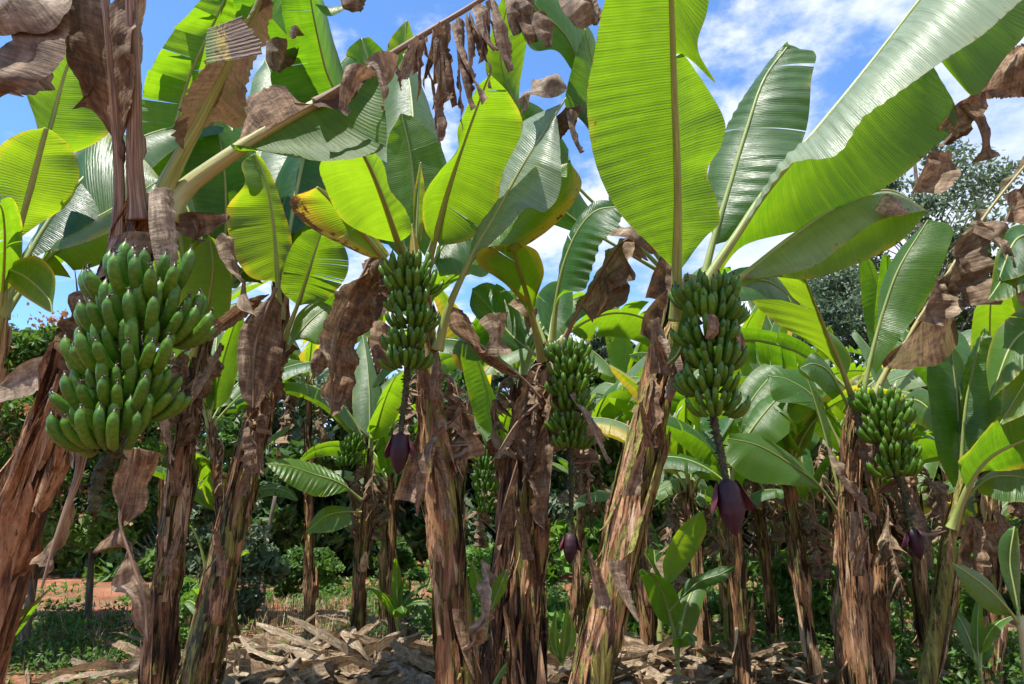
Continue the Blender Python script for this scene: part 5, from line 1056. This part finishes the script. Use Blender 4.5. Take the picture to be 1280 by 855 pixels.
# bush with rusty flowers at the left
tree((X(45, 9.), 9.), 4.2, 1.25, 14000, .085, FOL['mid'], 'leafy shrub with rusty orange flower heads behind the left edge plant', 'shrub', 'shrub', seed=208, trunk_r=.06, clumps=70, low=.38, flowers=True)
tree((X(-20, 11.), 11.), 4.6, 1.6, 9000, .11, FOL['mid'], 'green shrub at the left edge', 'shrub', 'shrub', seed=209, trunk_r=.06, clumps=50, low=.35)
tree((X(120, 12.), 12.), 3.9, 1.3, 7000, .12, FOL['dark'], 'dark shrub behind the left bunch', 'shrub', 'shrub', seed=210, trunk_r=.06, clumps=40, low=.45)
# the dark forest edge across the clearing
fx = [(-260, 25, 9, 4.2, 'dark'), (-60, 22, 8.0, 3.6, 'dark'), (95, 24, 8.0, 3.4, 'dark'), (200, 21, 7.2, 3.0, 'mid'), (300, 25, 8.0, 3.2, 'grey'), (355, 21, 6.4, 2.4, 'dark'), (425, 23, 6.8, 2.8, 'grey'), (500, 22, 7., 2.8, 'dark'), (575, 25, 7.6, 3.2, 'mid'), (640, 21, 6.8, 2.6, 'grey'), (705, 24, 7.6, 3.0, 'mid'), (790, 23, 7.2, 3.0, 'dark'), (870, 25, 8, 3.4, 'dark'), (960, 22, 7, 3, 'dark'), (1060, 24, 7.6, 3.2, 'dark'), (1160, 23, 7.4, 3.2, 'dark'), (1270, 22, 7.4, 3.2, 'dark'), (1400, 24, 8, 4, 'dark')]
fl = ['far left beyond the edge shrub', 'left of the rusty flowered shrub', 'behind the rusty flowered shrub', 'behind the nearest bunch', 'between the two left trunks', 'with dense dark crown behind the low arching leaf', 'with pale crown behind the small distant bunch', 'behind the hanging purple bud left of the centre', 'behind the centre trunk', 'behind the narrow bunch', 'behind the long thin bud stalk', 'behind the thick leaning trunk', 'behind the big purple bud', 'behind the striped leaves', 'behind the leaning tan trunk', 'behind the open bract bud', 'behind the slim yellow green stem', 'off beyond the right edge']
for i, ((px, Y, h, cr, mt), l) in enumerate(zip(fx, fl)):
    tree((X(px, Y), Y), h, cr, 7000, .24, FOL[mt], 'broadleaf forest edge tree ' + l, seed=300 + i, trunk_r=.14, clumps=55, low=.06)
# second, farther row closes the wood
mb = MB(); r = np.random.default_rng(5)
C = np.stack([r.uniform(-34, 34, 26000), r.uniform(28, 34, 26000), r.random(26000) ** .8 * 6.2], 1)
C[:, 2] *= .8 + .25 * np.sin(C[:, 0] * .9) ; leafcards(mb, C, .42, r, 1.8, np.clip(.4 + .35 * np.sin(C[:, 0] * 2 + C[:, 2] * 2) + r.normal(size=26000) * .1, 0, 1))
tag(mb.build('distant_wood', FOL['dark'], smooth=False), 'dark wood closing the view behind the forest edge trees', kind='stuff')
# slim bare poles at the forest edge
for (x0, y0, x1, y1, Y, l) in [(318, 735, 344, 620, 13, 'slim bare pole stem in front of the dark trees, the longer one'), (330, 730, 334, 660, 13.5, 'short bare pole stem beside the longer one')]:
    mb = MB(); b = at(x0, y0, Y) * [1, 1, 0]; tube(mb, resample(np.array([b, at(x1, y1, Y)]), 8), np.linspace(.05, .03, 8), 7)
    o = mb.build('pole', M_BARK); tag(o, l, 'pole')

# small shrubs and saplings
def shrub(px, Y, h, cr, mat, label, seed, n=3000, size=.07, asp=2.2, name='shrub'):
    return tree((X(px, Y), Y), h, cr, n, size, FOL[mat], label, 'shrub', name, seed=seed, trunk_r=.02, clumps=26, asp=asp, low=.08, group='shrubs among the banana plants', csz=.36)
shrub(735, 10.5, 1.7, .85, 'bright', 'bright green cassava like shrub below the dark bud on the long stalk', 401, 5000, .11)
shrub(595, 14, 1.2, .8, 'bright', 'bright low shrub between the two centre trunks', 402, 4000, .10)
shrub(990, 9.2, 1.2, .55, 'mid', 'fine leaved green shrub at the foot of the leaning tan trunk', 403)
shrub(1115, 8.6, 1.9, .6, 'dark', 'dark fine leaved shrub right of the upright brown trunk', 404, 4500, .07)
shrub(1265, 7.2, 1.6, .6, 'mid', 'shrub at the right edge behind the edge sucker', 405, 4000, .08)
shrub(295, 12, 2.2, .7, 'grey', 'feathery pale shrub by the bare pole stems', 406, 4500, .09)
shrub(385, 16, 1.0, .7, 'mid', 'low green shrub in the clearing right of the bare poles', 407, 3500, .10)
shrub(250, 8.6, 1.0, .3, 'bright', 'light green weed clump between the two left trunks', 410, 2500, .08)
shrub(880, 12, 1.6, .9, 'mid', 'green shrub under the big purple bud', 411, 3500, .10)
shrub(1040, 12, 1.6, .9, 'dark', 'dark shrub between the trunks at the right', 412, 3500, .10)
shrub(505, 13.5, 1.3, .4, 'mid', 'climbing green shrub left of the centre trunk', 413, 3000, .10)
shrub(1180, 13, 2.0, 1.1, 'mid', 'green shrub behind the slim yellow green stem', 414, 3500, .11)

# ================================================================== ground cover
def weeds():
    r = np.random.default_rng(61); mb = MB()
    pts = []
    for (px, Y, sx, sy, n, sz, hh) in [(60, 8.8, 1.6, 1.0, 4500, .045, .2), (120, 11, 2.5, 2, 4500, .06, .2), (330, 16, 4, 3.5, 4500, .08, .15), (600, 11, 1.2, 2., 7000, .07, .35), (700, 10, 1., 1.2, 4500, .07, .3), (940, 9.5, 1.4, 1.2, 4000, .06, .18), (1130, 8.6, 1.3, .8, 6500, .06, .3), (1240, 6.9, .9, .8, 6000, .05, .32), (900, 14, 7, 3, 9000, .09, .35), (240, 7., .7, .5, 1500, .05, .2)]:
        # clumps of small herbs
        k = n // 45; cx = X(px, Y) + r.normal(size=k) * sx * .6; cy = Y + r.normal(size=k) * sy * .6; ch = r.random(k) ** 1.5 * hh + .05; cw = r.uniform(.05, .2, k)
        i = r.integers(0, k, n); t = r.random(n)
        x = cx[i] + r.normal(size=n) * cw[i]; y = cy[i] + r.normal(size=n) * cw[i]
        ok = y > 4.5
        C = np.stack([x, y, gz(x, y) + t * ch[i] * 1.1], 1)[ok]
        leafcards(mb, C, sz, r, 1.9, np.clip(.15 + .7 * (np.sin(i[ok] * 7.3) * .5 + .5) + r.normal(size=ok.sum()) * .08, 0, 1), up=.8)
    tag(mb.build('weeds', FOL['mid'], smooth=False), 'low green weeds on the red soil', kind='stuff')
    # dry grass blades
    g = MB(); n = 5500; px = r.choice([430, 520, 640, 330, 1000, 200, 80], n, p=[.3, .2, .1, .15, .1, .1, .05]) + r.normal(size=n) * 45; Y = r.choice([11., 13, 9], n) + r.normal(size=n) * 1.2
    x = (px - CX) / FOC * Y / cp; h = r.uniform(.06, .3, n); z = gz(x, Y); a = r.uniform(0, 6.28, n); ln = r.uniform(0, .6, n)
    b = np.stack([x, Y, z], 1); d = np.stack([np.cos(a) * ln, np.sin(a) * ln, np.ones(n)], 1) * h[:, None]; w = np.stack([-np.sin(a), np.cos(a), 0 * a], 1) * .006
    V = np.stack([b - w, b + w, b + d * .6 + w * .8, b + d * .6 - w * .8, ], 1)
    V2 = np.stack([b + d * .6 - w * .8, b + d * .6 + w * .8, b + d + [0, 0, -.05] + w * .1, b + d + [0, 0, -.05] - w * .1], 1)
    VV = np.concatenate([V, V2]).reshape(-1, 3); A = np.zeros((len(VV), 3)); A[:, 2] = np.repeat(np.tile(r.random(n), 2), 4)
    g.add(VV, np.arange(len(VV)).reshape(-1, 4), A)
    tag(g.build('dry_grass', foliage('straw_grass', (.16, .13, .06), (.34, .27, .14), (.5, .43, .25), (.4, .35, .15)), smooth=False), 'straw coloured dry grass in the clearing', kind='stuff')
weeds()
def litter():
    r = np.random.default_rng(62); mb = MB()
    def piece(x, y, z, L, W, yaw, pitch, tone, n=18, m=6, cr=.012):
        t = np.linspace(0, 1, n); u = np.linspace(-1, 1, m)
        w = W * np.sin(np.pi * np.clip(t * .92 + .06, 0, 1)) ** .6
        cv = r.normal() * .9; th = cv * (t - .5)
        cx = (t - .5) * L * np.cos(th); cy = (t - .5) * L * np.sin(th)
        roll = r.normal() * .5 + t * r.normal() * 1.2; curl = r.normal() * .55
        gx = cx[:, None] - (u[None] * w[:, None]) * np.sin(th)[:, None]; gy = cy[:, None] + u[None] * w[:, None] * np.cos(roll)[:, None]
        g_z = u[None] * w[:, None] * np.sin(roll)[:, None] + curl * w[:, None] * (u[None] ** 2) + .06 * L * np.sin(t * 3.1 + r.uniform(0, 3))[:, None] + (t[:, None] - .5) * L * math.sin(pitch)
        G = np.stack([gx, gy, g_z], -1)
        Wb = Wob(r, 22., 6); G[..., 2] += cr * Wb.ridge(G.reshape(-1, 3)).reshape(n, m)
        c, s = math.cos(yaw), math.sin(yaw)
        G = np.stack([x + G[..., 0] * c - G[..., 1] * s, y + G[..., 0] * s + G[..., 1] * c, G[..., 2]], -1)
        G[..., 2] += z - np.quantile(G[..., 2], .3) + .01
        G[..., 2] = np.maximum(G[..., 2], gz(G[..., 0], G[..., 1]) + .003)
        A = np.zeros(G.shape); A[..., 0] = np.abs(u)[None]; A[..., 1] = (t * L)[:, None]; A[..., 2] = tone
        mb.grid(G, A)
    def spot(n, cx, cy, sx, sy, L=(.3, 1.0), W=(.015, .06), pile=.0):
        for k in range(n):
            x, y = cx + r.normal() * sx, cy + r.normal() * sy
            if y < 3.2: continue
            piece(x, y, gz(x, y) + r.random() * pile, r.uniform(*L), r.uniform(*W), r.uniform(0, 6.28), r.normal() * .15, r.random())
    spot(520, -1.5, 7.0, .85, .65, pile=.12, L=(.35, 1.2), W=(.025, .10))
    spot(200, .8, 7.1, .6, .6, pile=.10, L=(.35, 1.2), W=(.025, .09))
    spot(160, 2.4, 7.6, 1.2, .8, pile=.1)
    spot(120, 4., 7.4, .9, .8, pile=.1)
    spot(16, -4.3, 7.6, 1.0, .6, pile=.03)
    spot(260, 0, 10, 5, 2.2, pile=.04)
    spot(140, .2, 5.6, .9, .5, pile=.05)
    for (x, y) in TRUNKS:
        if 3 < y < 12: spot(14, x, y, .3, .3, pile=.12)
    # sticks and broken petioles
    for k in range(260):
        x, y = r.uniform(-6, 6), r.uniform(5, 13); a = r.uniform(0, 3.14); L = r.uniform(.15, .7); d = np.array([math.cos(a), math.sin(a), r.normal() * .12]) * L / 2
        p = np.array([x, y, gz(x, y) + .03]); tube(mb, resample(np.array([p - d, p + [0, 0, r.random() * .03], p + d]), 5), r.uniform(.004, .014), 5, tone=r.random())
    tag(mb.build('leaf_litter', M_DEAD, color=(0, .42, 0)), 'heaps of dry banana leaves and broken stalks on the soil', kind='stuff')
litter()
# clods and stones of soil
def clods():
    r = np.random.default_rng(63); mb = MB(); n = 5000
    Y = r.uniform(5, 16, n); x = r.uniform(-7, 7, n); s = r.random(n) ** 3 * .035 + .008
    base = np.array([[1, 0, 0], [0, 1, 0], [-1, 0, 0], [0, -1, 0], [0, 0, .9], [0, 0, -.6]], float)
    F = np.array([[0, 1, 4], [1, 2, 4], [2, 3, 4], [3, 0, 4], [1, 0, 5], [2, 1, 5], [3, 2, 5], [0, 3, 5]])
    V = base[None] * s[:, None, None] * r.uniform(.6, 1.3, (n, 6, 1)) + np.stack([x, Y, gz(x, Y)], 1)[:, None]
    FF = (F[None] + 6 * np.arange(n)[:, None, None]).reshape(-1, 3)
    mb.add(V.reshape(-1, 3), FF)
    tag(mb.build('soil_clods', bpy.data.materials['red_soil']), 'small clods of red soil', kind='stuff')
clods()

# ================================================================== light and sky
SUN_EL, SUN_AZ = R(68), R(-128)          # azimuth measured from +Y towards +X
to_sun = Vector((math.sin(SUN_AZ) * math.cos(SUN_EL), math.cos(SUN_AZ) * math.cos(SUN_EL), math.sin(SUN_EL)))
sl = bpy.data.lights.new('sun', 'SUN'); sl.energy = 4.8; sl.angle = R(.53); sl.color = (1, .95, .86)
so = bpy.data.objects.new('sun', sl); COL.objects.link(so); so.rotation_euler = to_sun.to_track_quat('Z', 'Y').to_euler(); so.location = (0, 0, 20)
w = bpy.data.worlds.new('World'); SC.world = w; w.use_nodes = True; nt = w.node_tree; nt.nodes.clear()
class WN(NT):
    def __init__(s): s.t = nt
t = WN()
sky = nt.nodes.new('ShaderNodeTexSky'); sky.sky_type = 'NISHITA'; sky.sun_disc = False; sky.sun_elevation = SUN_EL; sky.sun_rotation = SUN_AZ
sky.air_density = 1.0; sky.dust_density = .4; sky.ozone_density = 2.0; sky.altitude = 1500
dirv = t.n('ShaderNodeTexCoord').outputs['Generated']; sx = t.n('ShaderNodeSeparateXYZ', {0: dirv})
zz = t.math('MAXIMUM', sx.outputs[2], .06)
cv = t.n('ShaderNodeCombineXYZ', {0: t.math('DIVIDE', sx.outputs[0], t.math('ADD', zz, .15)), 1: t.math('DIVIDE', sx.outputs[1], t.math('ADD', zz, .15)), 2: 3.7}).outputs[0]
n1 = t.noise(cv, 2.3, 9, .62); n2 = t.noise(cv, .5, 2, .5)
bias = t.math('MULTIPLY', sx.outputs[0], .20)      # more cloud to the right
low = t.math('MULTIPLY', t.math('SUBTRACT', .5, zz), .22)
cf = t.math('ADD', .055, t.math('ADD', t.math('ADD', t.math('MULTIPLY', n1, .75), t.math('MULTIPLY', n2, .35)), t.math('ADD', bias, low)))
mask = t.step(cf, .545, .665)
tint = t.mix(1., sky.outputs[0], (.80, 1.06, 1.30), 'MULTIPLY')
ccol = t.ramp(n1, [(.40, (2.6, 3.2, 4.4)), (.60, (4.5, 4.7, 5.1))])
c = t.mix(t.math('MULTIPLY', mask, .93), tint, ccol)
bg = t.n('ShaderNodeBackground', {0: c, 1: .13}); wo = nt.nodes.new('ShaderNodeOutputWorld'); nt.links.new(bg.outputs[0], wo.inputs[0])

SC.view_settings.view_transform = 'Standard'; SC.view_settings.look = 'None'; SC.view_settings.exposure = 1.02; SC.view_settings.gamma = 1
SC.render.engine = 'CYCLES'; cy = SC.cycles
cy.max_bounces = 7; cy.diffuse_bounces = 4; cy.glossy_bounces = 2; cy.transmission_bounces = 5; cy.transparent_max_bounces = 4
cy.use_denoising = True; cy.use_adaptive_sampling = True; cy.adaptive_threshold = .015; cy.sample_clamp_indirect = 6
cy.caustics_reflective = False; cy.caustics_refractive = False
